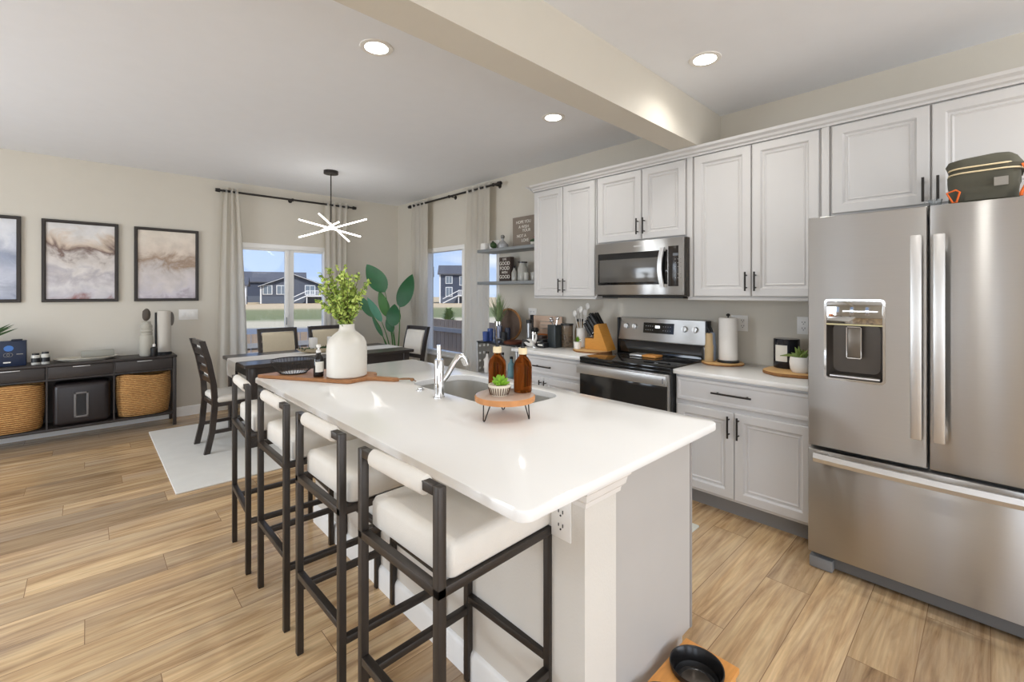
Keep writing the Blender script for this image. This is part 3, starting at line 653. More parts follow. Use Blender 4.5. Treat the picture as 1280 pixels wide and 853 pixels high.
# left door with a recess for the dispenser
dy0, dy1, dz0, dz1 = .337, .563, .978, 1.362
def door_with_hole(ya, yb, za, zb, hy0, hy1, hz0, hz1):
    m = MB(); e = .006
    for (a, b, c, d) in ((ya, hy0, za, zb), (hy1, yb, za, zb), (hy0, hy1, za, hz0), (hy0, hy1, hz1, zb)):
        m.box(FX, FX+.07, a, b, c, d)
    return m
m = MB()
outer = roundrect(ym+.003, y1, .628, 1.780, .006, 6); inner = roundrect(dy0, dy1, dz0, dz1, .014, 6)
m.loops([[(FX+.07, y, z) for y, z in outer], [(FX+.006, y, z) for y, z in outer],
         [(FX, y+(.004 if y < .4 else -.004), z+(.004 if z < 1 else -.004)) for y, z in outer],
         [(FX, y, z) for y, z in inner], [(FX+.062, y, z) for y, z in inner]], True, False)
ld = m.build('fridge_door', steel_m, fr, ang=30)
m = MB().box(FX, FX+.07, y0, ym-.003, .628, 1.780, .005)
rd = m.build('fridge_door', steel_m, fr, ang=30)
fd = MB().box(FX, FX+.07, y0, y1, .088, .612, .005).build('freezer_drawer', steel_m, fr, ang=30)
def fh(yc, parent):
    m = MB(); m.box(FX-.062, FX-.048, yc-.019, yc+.019, .762, 1.650, .005)
    for z in (.80, 1.61): m.box(FX-.05, FX+.002, yc-.012, yc+.012, z-.02, z+.02, .004)
    m.build('handle', steel2_m, parent)
fh(.222, ld); fh(.149, rd)
m = MB(); L = []
for i in range(21):
    t = i/20; y = .602-t*.845; b = math.sin(PI*t)*.022; x = FX-.048-b
    L.append([(x-.012, y, .566), (x-.020, y, .586), (x-.012, y, .608), (x+.004, y, .608), (x+.004, y, .566)])
m.loops(L)
for y in (.57, -.21): m.box(FX-.055, FX+.002, y-.02, y+.02, .578, .602, .003)
m.build('handle', steel2_m, fd)
# dispenser
d = MB(); d.loops([[(FX-.003, y, z) for y, z in roundrect(dy0-.006, dy1+.006, dz0-.006, dz1+.006, .018)], [(FX-.003, y, z) for y, z in roundrect(dy0+.004, dy1-.004, dz0+.004, dz1-.004, .012)], [(FX+.006, y, z) for y, z in roundrect(dy0+.004, dy1-.004, dz0+.004, dz1-.004, .012)]], False, False)
disp = d.build('dispenser', chrome_m, ld)
d = MB(); d.loops([[(FX+.002, y, z) for y, z in roundrect(dy0+.003, dy1-.003, dz0+.003, dz1-.10, .01)],
                   [(FX+.060, y, z) for y, z in roundrect(dy0+.02, dy1-.02, dz0+.03, dz1-.115, .03)]], False, True)
d.build('dispenser_well', mat('well_grey', (86, 80, 74), .3, .6), disp)
MB().box(FX+.0, FX+.01, dy0+.004, dy1-.004, dz1-.112, dz1-.004, .002).build('control_panel', mat('mirror_panel', (176, 174, 170), .06, 1.0), disp)
MB().box(FX-.001, FX+.004, dy0+.004, dy1-.004, dz1-.120, dz1-.113).build('accent_strip', mat('champagne_strip', (190, 180, 140), .3, .6), disp)
MB().box(FX+.012, FX+.03, .425, .477, 1.085, 1.232, .006).build('paddle', mat('paddle_grey', (110, 102, 92), .3, .4), disp)
m = MB(); 
for a, b, c, e in ((.421, .425, 1.082, 1.236), (.477, .481, 1.082, 1.236), (.421, .481, 1.082, 1.086), (.421, .481, 1.232, 1.236)): m.box(FX+.009, FX+.014, a, b, c, e)
m.build('paddle_rim', chrome_m, disp)
MB().box(FX+.004, FX+.055, dy0+.015, dy1-.015, dz0+.008, dz0+.018, .003).build('drip_tray', steel2_m, disp)

# bag on top of the fridge
bg_ = thing('canvas_bag', 'olive canvas bag with pale piping lying on top of the fridge', 'bag', (2.86, .045, 1.782), 0)
m = MB(); L = []
for z, k in ((0, .84), (.012, .92), (.04, .93), (.06, .97), (.08, .95), (.10, 1.0), (.125, .98)):
    L.append([(2.86+x*k, .035+y*k, 1.782+z) for x, y in [(a_*(1+.03*math.sin(9*b_*8+z*40)), b_*(1+.04*math.sin(a_*55+z*30))) for a_, b_ in roundrect(-.13, .13, -.125, .100, .06, 6)]])
m.loops(L); m.build('bag_body', olive_m, bg_)
m = MB(); L = []
for z, k in ((.125, .97), (.150, 1.0), (.172, .95), (.190, .86), (.198, .66)):
    L.append([(2.86+x*k*(1+.03*math.sin(y*60+z*50)), .033+y*k+(.012*math.sin(x*40+z*60)), 1.782+z+.012*(y-.1)*-4*(z > .16)) for x, y in roundrect(-.13, .13, -.123, .099, .06, 6)])
m.loops(L); m.build('flap', olive_m, bg_)
for z, k in ((.130, 1.02), (.152, 1.01)):
    MB().tube([(2.86+x*k, .03+y*k, 1.782+z) for x, y in roundrect(-.13, .13, -.120, .096, .06, 6)], .0035, 6, closed=True).build('piping', ivory_m, bg_)
m = MB().tube([(2.76, -.09, 1.925), (2.735, -.105, 1.88), (2.735, -.10, 1.84), (2.72, -.12, 1.81), (2.72, -.12, 1.789)], .006, 6, flat=.5); m.tube([(2.735, -.10, 1.84), (2.72, -.085, 1.80), (2.72, -.085, 1.789)], .006, 6)
m.build('strap', orange_m, bg_)
m = MB().tube([(2.715, .112, 1.788), (2.712, .130, 1.83), (2.712, .102, 1.84), (2.715, .090, 1.83), (2.715, .10, 1.788)], .004, 6, closed=True); m.build('loop', orange_m, bg_)
MB().prism([(2.712, -.01), (2.718, -.01), (2.718, -.05), (2.712, -.05)], 1.84, 1.875).build('tab', greyt_m, bg_)
m = MB()
m.tube([(2.80, -.20+.045*math.cos(a), 1.825+.042*math.sin(a)) for a in [2*PI*i/20 for i in range(20)]], .005, 6, closed=True)
pn = thing('small_pan', 'small grey lidded tin with dark rim at the far right on top of the fridge', 'pan', (2.82, -.205, 1.782))
m.build('rim', plast_m, pn)
MB().cyl((2.803, -.20, 1.825), (2.86, -.20, 1.825), .041, n=24).build('pan_body', greyt_m, pn)
cp_ = thing('glass_cup', 'small clear glass cup on the fridge left of the olive bag', 'cup', (2.80, .172, 1.782))
MB().lathe([(.0, 0), (.018, 0), (.024, .04), (.022, .04), (.017, .004), (0, .004)], (2.80, .172, 1.782), 16).build('cup_body', clear_m, cp_)
MB().tube([(2.80, .196, 1.79), (2.80, .212, 1.80), (2.80, .205, 1.822), (2.80, .194, 1.818)], .003, 6).build('cup_handle', clear_m, cp_)

# ---------------------------------------------------------------- range
rg = thing('range', 'stainless electric range with black glass top and oven door', 'stove', (3.17, 1.86, 0))
RX = 2.835; y0, y1 = 1.478, 2.238
MB().box(RX+.045, 3.46, y0, y1, .03, .855, .003).build('range_body', mat('range_side', (60, 60, 60), .4, .5), rg)
MB().box(RX+.10, RX+.13, y0+.01, y1-.01, 0.0, .06).build('kick_plate', plast_m, rg)
MB().box(RX+.015, 3.40, y0-.004, y1+.004, .868, .894, .004).build('cooktop', glassblk_m, rg)
m = MB()
for (x, y, r) in ((3.0, 1.68, .10), (3.0, 2.05, .085), (3.24, 1.68, .075), (3.24, 2.05, .10)):
    m.lathe([(r, 0), (r+.003, .0006), (r+.006, 0)], (x, y, .8941), 36)
m.build('burner_rings', mat('burner_ring', (74, 74, 76), .2), rg)
MB().box(RX+.012, RX+.05, y0, y1, .848, .868, .003).build('front_strip', glassblk_m, rg)
od = MB().box(RX+.004, RX+.045, y0+.004, y1-.004, .235, .845, .004).build('oven_door', steel_m, rg)
MB().box(RX, RX+.006, y0+.012, y1-.012, .245, .765, .002).build('oven_window', ovengl_m, od)
m = MB().box(RX-.036, RX-.016, y0+.003, y1-.003, .772, .842, .005)
for y in (y0+.05, y1-.05): m.box(RX-.03, RX+.006, y-.018, y+.018, .785, .825, .003)
m.build('handle', steel2_m, od)
MB().box(RX-.0375, RX-.036, y0+.020, y0+.030, .790, .825).build('badge', mat('grey_badge', (130, 130, 134), .4), od)
MB().box(RX+.004, RX+.045, y0+.004, y1-.004, .065, .226, .004).build('storage_drawer', steel_m, rg)
# backguard
bgd = MB().loops([[(3.470, y, .89), (3.470, y, 1.178), (3.452, y, 1.186), (3.425, y, 1.182), (3.400, y, 1.020), (3.392, y, 1.000), (3.405, y, .985), (3.405, y, .89)] for y in (y0, y1)]).build('backguard', steel_m, rg)
MB().loops([[(3.404, y, .895), (3.404, y, .990), (3.398, y, .992), (3.385, y, .970), (3.375, y, .895)] for y in (y0+.02, y1-.02)]).build('vent_trim', glassblk_m, rg)
MB().box(3.395, 3.47, y0-.016, y0, .89, 1.184, .003).build('end_cap', plast_m, rg)
MB().box(3.395, 3.47, y1, y1+.016, .89, 1.184, .003).build('end_cap', plast_m, rg)
sl = (3.425-3.400)/(1.182-1.020)
def bgx(z): return 3.400+(z-1.020)*sl
m = MB().loops([[(bgx(1.075)-.004, y, 1.065), (bgx(1.145)-.004, y, 1.150), (bgx(1.145)+.004, y, 1.150), (bgx(1.075)+.004, y, 1.065)] for y in (1.735, 2.005)])
dp = m.build('display_panel', glassblk_m, bgd)
MB().box(bgx(1.115)-.0085, bgx(1.115)-.006, 1.855, 1.895, 1.108, 1.128).build('clock', led_m, dp)
m = MB()
for i in range(4):
    for j in range(2):
        for s in (1.76+.02*i, 1.915+.02*i): m.box(bgx(1.09+.03*j)-.007, bgx(1.09+.03*j)-.0055, s, s+.007, 1.088+.032*j, 1.093+.032*j)
m.build('buttons', mat('button_grey', (170, 172, 176), .5), dp)
for y in (2.165, 2.085, 1.645, 1.560):
    m = MB().cyl((bgx(1.115)-.001, y, 1.112), (bgx(1.115)-.024, y, 1.115), .024, .020, 20); m.box(bgx(1.115)-.030, bgx(1.115)-.022, y-.005, y+.005, 1.096, 1.134, .002)
    m.build('knob', steel2_m, bgd)
b_ = thing('spoon_rest', 'small wood and steel tray lying on the black cooktop', 'tray', (3.22, 1.87, .896))
MB().box(3.16, 3.27, 1.755, 1.87, .896, .914, .003).build('tray_wood', wood_m, b_); MB().box(3.155, 3.27, 1.87, 1.98, .896, .913, .003).build('tray_metal', steel2_m, b_)

# ---------------------------------------------------------------- microwave
mw = thing('microwave', 'stainless over-the-range microwave with black window', 'microwave', (3.28, 1.87, 1.367))
MX = 3.085; y0, y1 = 1.484, 2.262; z0, z1 = 1.372, 1.800
MB().box(MX+.035, 3.49, y0, y1, z0, z1, .003).build('microwave_body', mat('microwave_case', (70, 66, 62), .4, .4), mw)
fm = MB().box(MX, MX+.036, y0+.012, y1, z0+.012, z1, .005).build('face_frame', steel_m, mw)
MB().box(MX-.002, MX+.002, 1.618, y1-.030, z0+.090, z1-.085, .001).build('microwave_door', glassblk_m, mw)
MB().box(MX-.004, MX-.0015, 1.665, y1-.045, z0+.110, z1-.135, .001).build('window_screen', mwgl_m, mw)
MB().box(MX-.002, MX+.002, y0+.050, 1.612, z0+.075, z1-.060, .001).build('control_panel', mat('panel_brown_black', (40, 34, 30), .15), mw)
m = MB()
for i in range(3):
    for j in range(6):
        if j == 3: continue
        m.box(MX-.0035, MX-.002, 1.553-i*.020, 1.560-i*.020, 1.640-j*.027, 1.645-j*.027)
m.build('buttons', mat('button_grey2', (150, 146, 140), .5), mw)
MB().box(MX-.004, MX-.002, 1.535, 1.575, 1.668, 1.686).build('clock', mat('clock_glass', (90, 92, 96), .3), mw)
m = MB(); L = []
for i in range(17):
    t = i/16; z = 1.438+t*.292; b = math.sin(PI*t)*.030
    x = MX-.030-b*.45; yy = 1.640+b*.5
    L.append([(x-.008, yy-.014, z), (x-.008, yy+.018, z), (x+.006, yy+.018, z), (x+.006, yy-.014, z)])
m.loops(L)
for z in (1.452, 1.716): m.box(MX-.034, MX+.001, 1.630, 1.655, z-.012, z+.012, .002)
m.build('handle', steel2_m, mw)
MB().box(MX-.0012, MX+.001, 1.83, 1.90, z1-.045, z1-.036).build('logo', mat('etched_logo', (205, 204, 200), .4, .3), mw)
MB().box(MX+.03, 3.40, y0+.03, y1-.05, z0-.014, z0, .003).build('vent_grille', plast_m, mw)

# ---------------------------------------------------------------- island
IX0, IX1, IY0, IY1, IZ = .697, 1.737, .703, 2.905, .914
SX0, SX1, SY0, SY1 = 1.262, 1.650, 1.385, 2.165
isl = thing('kitchen_island', 'grey kitchen island base with painted half wall and end panel', 'island', (1.35, 1.8, 0))
BY = .800
MB().box(1.172, IX1-.032, BY, 2.82, .10, IZ-.030).build('island_cabinet', isl_m, isl, smooth=False) if False else None
m = MB()                     # cabinet carcass: four sides and a floor, open under the sink
x1 = IX1-.032
m.box(1.172, x1, BY, BY+.02, .10, IZ-.030); m.box(1.172, x1, 2.80, 2.82, .10, IZ-.030)
m.box(x1-.02, x1, BY+.02, 2.80, .10, IZ-.030); m.box(1.172, x1-.02, BY+.02, 2.80, .10, .12)
m.box(1.172, x1-.065, BY+.001, 2.82, 0, .10)
m.build('island_cabinet', isl_m, isl, smooth=False)
MB().box(x1-.004, x1+.010, BY-.004, BY+.045, .10, IZ-.032, .002).build('face_frame', mat('edge_grey', (150, 146, 142), .5), isl)
MB().box(1.018, 1.172, BY-.018, 2.835, 0, IZ-.030).build('half_wall', iwall_m, isl, smooth=False)
# cap moulding round the top of the half wall
prof = [(0, .795), (.010, .798), (.012, .812), (.022, .822), (.026, .842), (.034, .850), (.036, .884), (0, .884)]
L = []
for px_, py_, dx, dy in ((1.018, 2.835, -1, 0.0), (1.018, BY-.018, -1, -1), (1.172, BY-.018, 0.9, -1), (1.172, BY, .9, 0)):
    L.append([(px_+dx*p, py_+dy*p, z) for p, z in prof])
MB().loops(L).build('cap_moulding', mat('cap_white', (226, 222, 216), .5), isl, ang=25)
L = []
bprof = [(0, 0), (.014, 0), (.014, .085), (.010, .098), (.005, .104), (0, .108)]
for px_, py_, dx, dy in ((1.018, 2.835, -1, 0), (1.018, BY-.018, -1, -1), (1.172, BY-.018, 0, -1)):
    L.append([(px_+dx*p, py_+dy*p, z) for p, z in bprof])
MB().loops(L[:2]).build('baseboard', trim_m, isl)
# worktop with the sink cut out
def rr(x0, x1, y0, y1, r, ins=0): return roundrect(x0+ins, x1-ins, y0+ins, y1-ins, max(r-ins, .002), 8)
T = .030; m = MB(); R = .035
o0 = rr(IX0, IX1, IY0, IY1, R, .006); o1 = rr(IX0, IX1, IY0, IY1, R, .0015); o2 = rr(IX0, IX1, IY0, IY1, R)
i0 = rr(SX0, SX1, SY0, SY1, .10); zt = IZ
def at_z(l, z): return [(x, y, z) for x, y in l]
loops = [at_z(i0, zt-T), at_z(i0, zt-.003), at_z(rr(SX0, SX1, SY0, SY1, .10, -.003), zt), at_z(o0, zt), at_z(o1, zt-.0025), at_z(o2, zt-.007), at_z(o2, zt-T+.006), at_z(o1, zt-T+.0015), at_z(o0, zt-T), at_z(i0, zt-T)]
m.loops(loops, False, False)
bmesh.ops.remove_doubles(m.bm, verts=m.bm.verts, dist=1e-6)
tag(m.build('island_countertop', quartz_m, loc=(1.22, 1.8, IZ), ang=30), 'long white quartz island countertop with rounded corners and sink opening', 'countertop')
# sink
sk = thing('sink', 'undermount stainless sink set in the island countertop', 'sink', (1.45, 1.77, IZ-.23))
m = MB(); ww = .0
m.loops([at_z(rr(SX0, SX1, SY0, SY1, .10, -.015), IZ-T-.001), at_z(rr(SX0, SX1, SY0, SY1, .10, .004), IZ-T-.001), at_z(rr(SX0, SX1, SY0, SY1, .10, .008), IZ-.20), at_z(rr(SX0, SX1, SY0, SY1, .10, .04), IZ-.225)], False, True)
m.build('basin', sink_m, sk, ang=50)
MB().lathe([(.0, .006), (.02, .004), (.04, .006), (.045, .002)], (1.45, 1.77, IZ-.226), 24).build('drain', chrome_m, sk)
# faucet
fc = thing('faucet', 'polished chrome single-lever kitchen faucet standing behind the sink', 'faucet', (1.187, 1.752, IZ))
MB().lathe([(0, 0), (.027, 0), (.027, .004), (.0225, .006), (.0225, .170), (.019, .178), (0, .178)], (1.187, 1.752, IZ), 28).build('faucet_body', chrome_m, fc)
MB().tube([(1.187, 1.752, 1.085), (1.187, 1.752, 1.12), (1.186, 1.753, 1.158)], [.0105, .0100, .0105], 14).build('lever', chrome_m, fc)
m = MB().tube([(1.200, 1.748, .985), (1.225, 1.742, 1.015), (1.262, 1.734, 1.075), (1.282, 1.730, 1.098), (1.300, 1.727, 1.098), (1.314, 1.724, 1.078), (1.322, 1.722, 1.055)], [.012, .013, .014, .016, .018, .018, .016], 16)
m.build('spout', chrome_m, fc)
bt = MB().lathe([(0, 0), (.020, 0), (.020, .004), (.012, .007), (.011, .013), (0, .014)], (1.207, 1.945, IZ+.0005), 20)
tag(bt.build('push_button', chrome_m, loc=(1.207, 1.945, IZ)), 'small round metal push button set in the island top beside the faucet', 'button')
# outlet on the island wall
def outlet(label, x, y, z, w, h, n=1, face='x', gang=1):
    r = thing('outlet', label, 'outlet', (x, y, z-h/2) if True else 0)
    if face == 'x': MB().box(x-.006, x, y-w/2, y+w/2, z-h/2, z+h/2, .002).build('cover_plate', plate_m, r)
    else: MB().box(x-w/2, x+w/2, y-.006, y, z-h/2, z+h/2, .002).build('cover_plate', plate_m, r)
    for g in range(gang):
        off = (g-(gang-1)/2)*.046
        for s in (-1, 1):
            m = MB()
            if face == 'x':
                yy = y+off; zz = z+s*.020; 
                m.box(x-.0075, x-.0055, yy-.010, yy-.007, zz-.003, zz+.007); m.box(x-.0075, x-.0055, yy+.006, yy+.009, zz-.002, zz+.006); m.cyl((x-.0075, yy, zz-.010), (x-.0055, yy, zz-.010), .003, n=8)
            m.build('socket', slot_m, r)
    return r
outlet('white duplex outlet on the half wall under the near corner of the island top', 1.018, .866, .735, .074, .118)
outlet('white double-gang outlet on the kitchen wall behind the paper towel roll', 3.5, 1.268, 1.176, .118, .115, gang=2)
outlet('white outlet on the kitchen wall at the left edge of the fridge', 3.5, .860, 1.18, .075, .118)
outlet('white outlet on the kitchen wall above the left countertop', 3.5, 3.39, 1.175, .118, .115, gang=2)
sw = thing('light_switch', 'white triple light switch on the wall right of the sideboard', 'light switch', (.84, YB, 1.09))
MB().box(.752, .932, YB-.006, YB, 1.092, 1.210, .002).build('cover_plate', plate_m, sw)
for i in range(3): MB().box(.775+i*.049, .805+i*.049, YB-.010, YB-.005, 1.12, 1.182, .002).build('rocker', trim_m, sw)

# ---------------------------------------------------------------- bar stools
def make_stool(label):
    r = thing('bar_stool', label, 'stool', (0, 0, 0), 0, 'bar stools along the island')
    t = .024; X, Y = .202, .190
    for sy in (1, -1):
        MB().box(-X-t/2, -X+t/2, sy*Y-t/2, sy*Y+t/2, 0, .938, .002).build('leg', stool_m, r, world=False)
        MB().box(X-t/2, X+t/2, sy*Y-t/2, sy*Y+t/2, 0, .672, .002).build('leg', stool_m, r, world=False)
    m = MB()
    m.box(-X-t/2, X+t/2, Y-t/2, Y+t/2, .672, .696, .002); m.box(-X-t/2, X+t/2, -Y-t/2, -Y+t/2, .672, .696, .002)
    m.box(-X-t/2, -X+t/2, -Y, Y, .672, .696, .002); m.box(X-t/2, X+t/2, -Y, Y, .672, .696, .002)
    m.build('seat_frame', stool_m, r, world=False)
    MB().box(-X-t/2, -X+t/2, -Y+t/2, Y-t/2, .914, .938, .002).build('back_rail', stool_m, r, world=False)
    for z, x in ((.312, -X), (.300, X)): MB().box(x-t/2, x+t/2, -Y+t/2, Y-t/2, z-t/2, z+t/2, .002).build('footrest', stool_m, r, world=False)
    for sy in (1, -1): MB().box(-X+t/2, X-t/2, sy*Y-t/2, sy*Y+t/2, .246, .270, .002).build('stretcher', stool_m, r, world=False)
    # seat cushion
    m = MB(); L = []
    for z, ins in ((.698, .006), (.706, .0), (.768, .0), (.780, .005), (.786, .020)):
        L.append([(x, y, z) for x, y in roundrect(-.178+ins, .226-ins, -.196+ins, .196-ins, .022, 5)])
    m.loops(L)
    m.build('seat_cushion', cloth_m, r, world=False, ang=60)
    # padded sleeve round the back rail
    m = MB(); L = []
    for y, k in ((-.135, .80), (-.128, 1), (-.05, 1.04), (.05, 1.0), (.128, 1), (.135, .80)):
        L.append([(-X+.002+math.cos(a)*.021*k, y, .922+math.sin(a)*.026*k) for a in [2*PI*i/16 for i in range(16)]])
    m.loops(L).build('back_pad', cloth_m, r, world=False, ang=60)
    return r
st = make_stool('black metal bar stool with cream cushion, nearest the near corner of the island')
st.location = (.808, 1.100, 0); st.rotation_euler = (0, 0, math.radians(2))
dup(st, (.805, 1.652, 0), math.radians(1), 'black metal bar stool with cream cushion, second from the near end of the island')
dup(st, (.802, 2.190, 0), math.radians(0), 'black metal bar stool with cream cushion, third from the near end of the island')
dup(st, (.795, 2.715, 0), math.radians(-3), 'black metal bar stool with cream cushion at the far end, nearest the dining table')

# ---------------------------------------------------------------- things on the island
u = Vector((.5, -.866)); w = Vector((.866, .5)); A = Vector((.705, 2.855))
def bp2(s, t): v = A+u*s+w*t; return (v.x, v.y)
poly = [bp2(0, 0), bp2(.59, 0), bp2(.61, .015), bp2(.625, .075), bp2(.645, .110), bp2(.675, .122), bp2(.800, .124), bp2(.822, .142), bp2(.800, .160), bp2(.675, .162), bp2(.645, .175), bp2(.625, .20), bp2(.610, .255), bp2(.59, .27), bp2(.16, .27), bp2(.06, .20)]
cb = thing('cutting_board', 'long brown wooden paddle board lying at the far left of the island top', 'board', (1.0, 2.55, IZ+.001))
MB().prism(poly, IZ+.001, IZ+.020, .003).build('board', board_m, cb)
p = bp2(.812, .142); q = []
for i in range(24):
    a = 2*PI*i/24; c = Vector(p)+u*(.045-.045*math.cos(a))+w*(.018*math.sin(a)); q.append((c.x, c.y, IZ+.012+.008*math.sin(a/2)))
e = Vector(p)+u*.09
m = MB().tube(q, .0028, 6, closed=True); m.sphere((e.x, e.y, IZ+.016), .012, (1, 1, .8)); m.tube([(e.x, e.y, IZ+.018), (e.x+.018, e.y-.010, IZ+.006)], .003, 6)
m.build('cord', mat('leather_cord', (140, 104, 72), .8), cb)
vz = IZ+.0205
vs = thing('vase', 'tall cream stoneware bottle vase standing on the wooden paddle board', 'vase', (1.060, 2.475, vz))
MB().lathe([(0, 0), (.100, 0), (.107, .006), (.108, .15), (.104, .185), (.090, .215), (.062, .240), (.046, .252), (.040, .268), (.040, .290), (.035, .290), (.034, .268), (.030, .25), (0, .24)], (1.060, 2.475, vz), 48).build('vase_body', mat('cream_stoneware', (222, 217, 207), .38, var=.05, vscale=14, bump=.15, bscale=60), vs)
br = thing('leafy_branches', 'bright green leafy branches standing in the cream vase', 'plant', (1.060, 2.475, vz+.25))
ms, ml, ml2 = MB(), MB(), MB(); random.seed(11)
vc = Vector((1.060, 2.475, vz+.26))
side = Vector((math.cos(TH), -math.sin(TH), 0))   # spread mostly across
for i in range(54):
    a = random.uniform(0, 2*PI); rad = random.uniform(.02, .150); hgt = random.uniform(.10, .375)*(1-rad*.9)
    if i < 3: rad, hgt, a = .16, (.30, .22, .16)[i], math.atan2(-side.y, -side.x)+random.uniform(-.2, .2)
    top = vc + Vector((math.cos(a)*rad, math.sin(a)*rad, hgt)); mid = vc + Vector((math.cos(a)*rad*.35, math.sin(a)*rad*.35, hgt*.55))
    pts = [vc*(1-t)**2 + mid*2*t*(1-t) + top*t*t for t in [k/7 for k in range(8)]]
    ms.tube(pts, [.0026-.0002*k for k in range(8)], 5)
    nl = 42 if i >= 3 else 12
    for k in range(nl):
        t = (random.uniform(.12, 1)) if i >= 3 else random.uniform(.55, 1)
        p = vc*(1-t)**2 + mid*2*t*(1-t) + top*t*t
        d = Vector((random.gauss(0, 1), random.gauss(0, 1), random.gauss(.25, .8))).normalized(); s = random.uniform(.015, .031)
        (ml, ml2)[random.random() < .3].leaf(p, p+d*s, s*.62, up=(random.gauss(0, 1), random.gauss(0, 1), 1), bend=.08, n=4)
ms.build('stems', stem_m, br); ml.build('foliage', leafy_m, br); ml2.build('foliage', mat('mid_spray_leaf', (116, 142, 62), .55, var=.3, vscale=14), br)
sb = thing('dispenser_bottle', 'small dark bottle with pale label and clear pump beside the vase', 'bottle', (.935, 2.560, vz))
MB().lathe([(0, 0), (.025, 0), (.027, .004), (.027, .095), (.024, .108), (.012, .122), (.011, .134), (0, .134)], (.935, 2.560, vz), 28).build('bottle_body', bottle_dk_m, sb)
MB().lathe([(.0275, .028), (.0275, .085)], (.935, 2.560, vz), 24, a0=TH+PI*.95, a1=TH+PI*1.75).build('bottle_label', label_m, sb)
MB().lathe([(0, .134), (.013, .134), (.013, .146), (.006, .150), (.006, .160), (.012, .163), (.012, .176), (0, .180)], (.935, 2.560, vz), 20).build('pump_cap', white_m, sb)
wb = thing('wire_bowl', 'black wire fruit bowl at the far left corner of the island', 'bowl', (.872, 2.775, vz))
m = MB(); c = Vector((.872, 2.775, vz))
def ring(rad, z): return [(c.x+rad*math.cos(a), c.y+rad*math.sin(a), c.z+z) for a in [2*PI*i/36 for i in range(36)]]
m.tube(ring(.118, .078), .0032, 6, closed=True); m.tube(ring(.070, .004), .003, 6, closed=True)
for i in range(40):
    a = 2*PI*i/40
    m.tube([(c.x+r_*math.cos(a), c.y+r_*math.sin(a), c.z+z_) for r_, z_ in ((.070, .004), (.095, .022), (.112, .05), (.118, .078))], .0013, 4)
m.build('wire_cage', black_m, wb)
MB().lathe([(0, 0), (.068, 0), (.068, .003), (0, .003)], (.872, 2.775, vz+.001), 32).build('base_plate', mat('base_pale', (200, 198, 194), .3, .3), wb)
# riser
rs = thing('round_riser', 'round wooden riser on black hairpin legs standing near the sink', 'riser', (1.187, 1.300, IZ))
rc = Vector((1.187, 1.300))
MB().lathe([(0, .066), (.108, .066), (.117, .068), (.118, .084), (.114, .089)], (rc.x, rc.y, IZ), 48).build('rim', rust_m, rs)
MB().lathe([(.114, .0889), (.112, .0895), (0, .0895)], (rc.x, rc.y, IZ), 48).build('disc_top', risert_m, rs)
for (fx, fy) in ((1.085, 1.305), (1.232, 1.212), (1.255, 1.385)):
    f = Vector((fx, fy)); d = (f-rc).normalized(); s = Vector((-d.y, d.x))
    a = rc+d*.088+s*.022; b = rc+d*.088-s*.022
    MB().tube([(a.x, a.y, IZ+.068), (f.x+s.x*.004, f.y+s.y*.004, IZ+.004), (f.x, f.y, IZ+.0025), (f.x-s.x*.004, f.y-s.y*.004, IZ+.004), (b.x, b.y, IZ+.068)], .0024, 8).build('hairpin_leg', black_m, rs)
zr = IZ+.090
def amber(label, x, y):
    r = thing('soap_bottle', label, 'bottle', (x, y, zr), 0, 'amber pump bottles on the riser')
    MB().lathe([(0, 0), (.034, 0), (.0365, .004), (.0365, .100), (.033, .118), (.022, .134), (.015, .142), (.015, .150), (0, .150)], (x, y, zr), 32).build('glass_bottle', amber_m, r)
    MB().lathe([(0, .150), (.0175, .150), (.0175, .172), (.014, .175), (0, .175)], (x, y, zr), 24).build('collar', ivory_m, r)
    m = MB().lathe([(0, .175), (.009, .175), (.009, .181), (.004, .183), (.004, .200), (0, .200)], (x, y, zr), 14)
    m.tube([(x, y, zr+.203), (x+.014, y-.006, zr+.203), (x+.026, y-.012, zr+.196)], [.007, .005, .0035], 8)
    m.build('pump', plast_m, r)
amber('amber glass pump bottle standing alone on the right of the riser', 1.272, 1.287)
amber('amber glass pump bottle behind the little succulent on the riser', 1.228, 1.392)
sp = thing('succulent_pot', 'small bright green succulent in a ribbed white pot on the riser', 'plant', (1.158, 1.300, zr))
m = MB().lathe([(0, 0), (.030, 0), (.036, .012), (.043, .034), (.043, .043), (.038, .043), (.037, .038), (0, .038)], (1.158, 1.300, zr), 36)
m.build('pot', mat('pot_cream', (214, 204, 186), .7), sp)
for i in range(26):
    a = 2*PI*i/26
    MB_ = None
m = MB()
for i in range(26):
    a = 2*PI*i/26; m.bar((1.158+.0350*math.cos(a), 1.300+.0350*math.sin(a), zr+.006), (1.158+.0435*math.cos(a), 1.300+.0435*math.sin(a), zr+.034), .003, .003)
m.build('ribs', mat('pot_ribs', (84, 62, 44), .7), sp, smooth=False)
m = MB(); random.seed(5)
for i in range(34):
    a = random.uniform(0, 2*PI); el = random.uniform(.25, 1.45); L_ = random.uniform(.030, .043)
    b = Vector((1.158, 1.300, zr+.040)); d = Vector((math.cos(a)*math.cos(el), math.sin(a)*math.cos(el), math.sin(el)))
    m.tube([b, b+d*L_*.6, b+d*L_], [.004, .0080, .0014], 6)
m.build('succulent_leaves', leaf_m, sp)

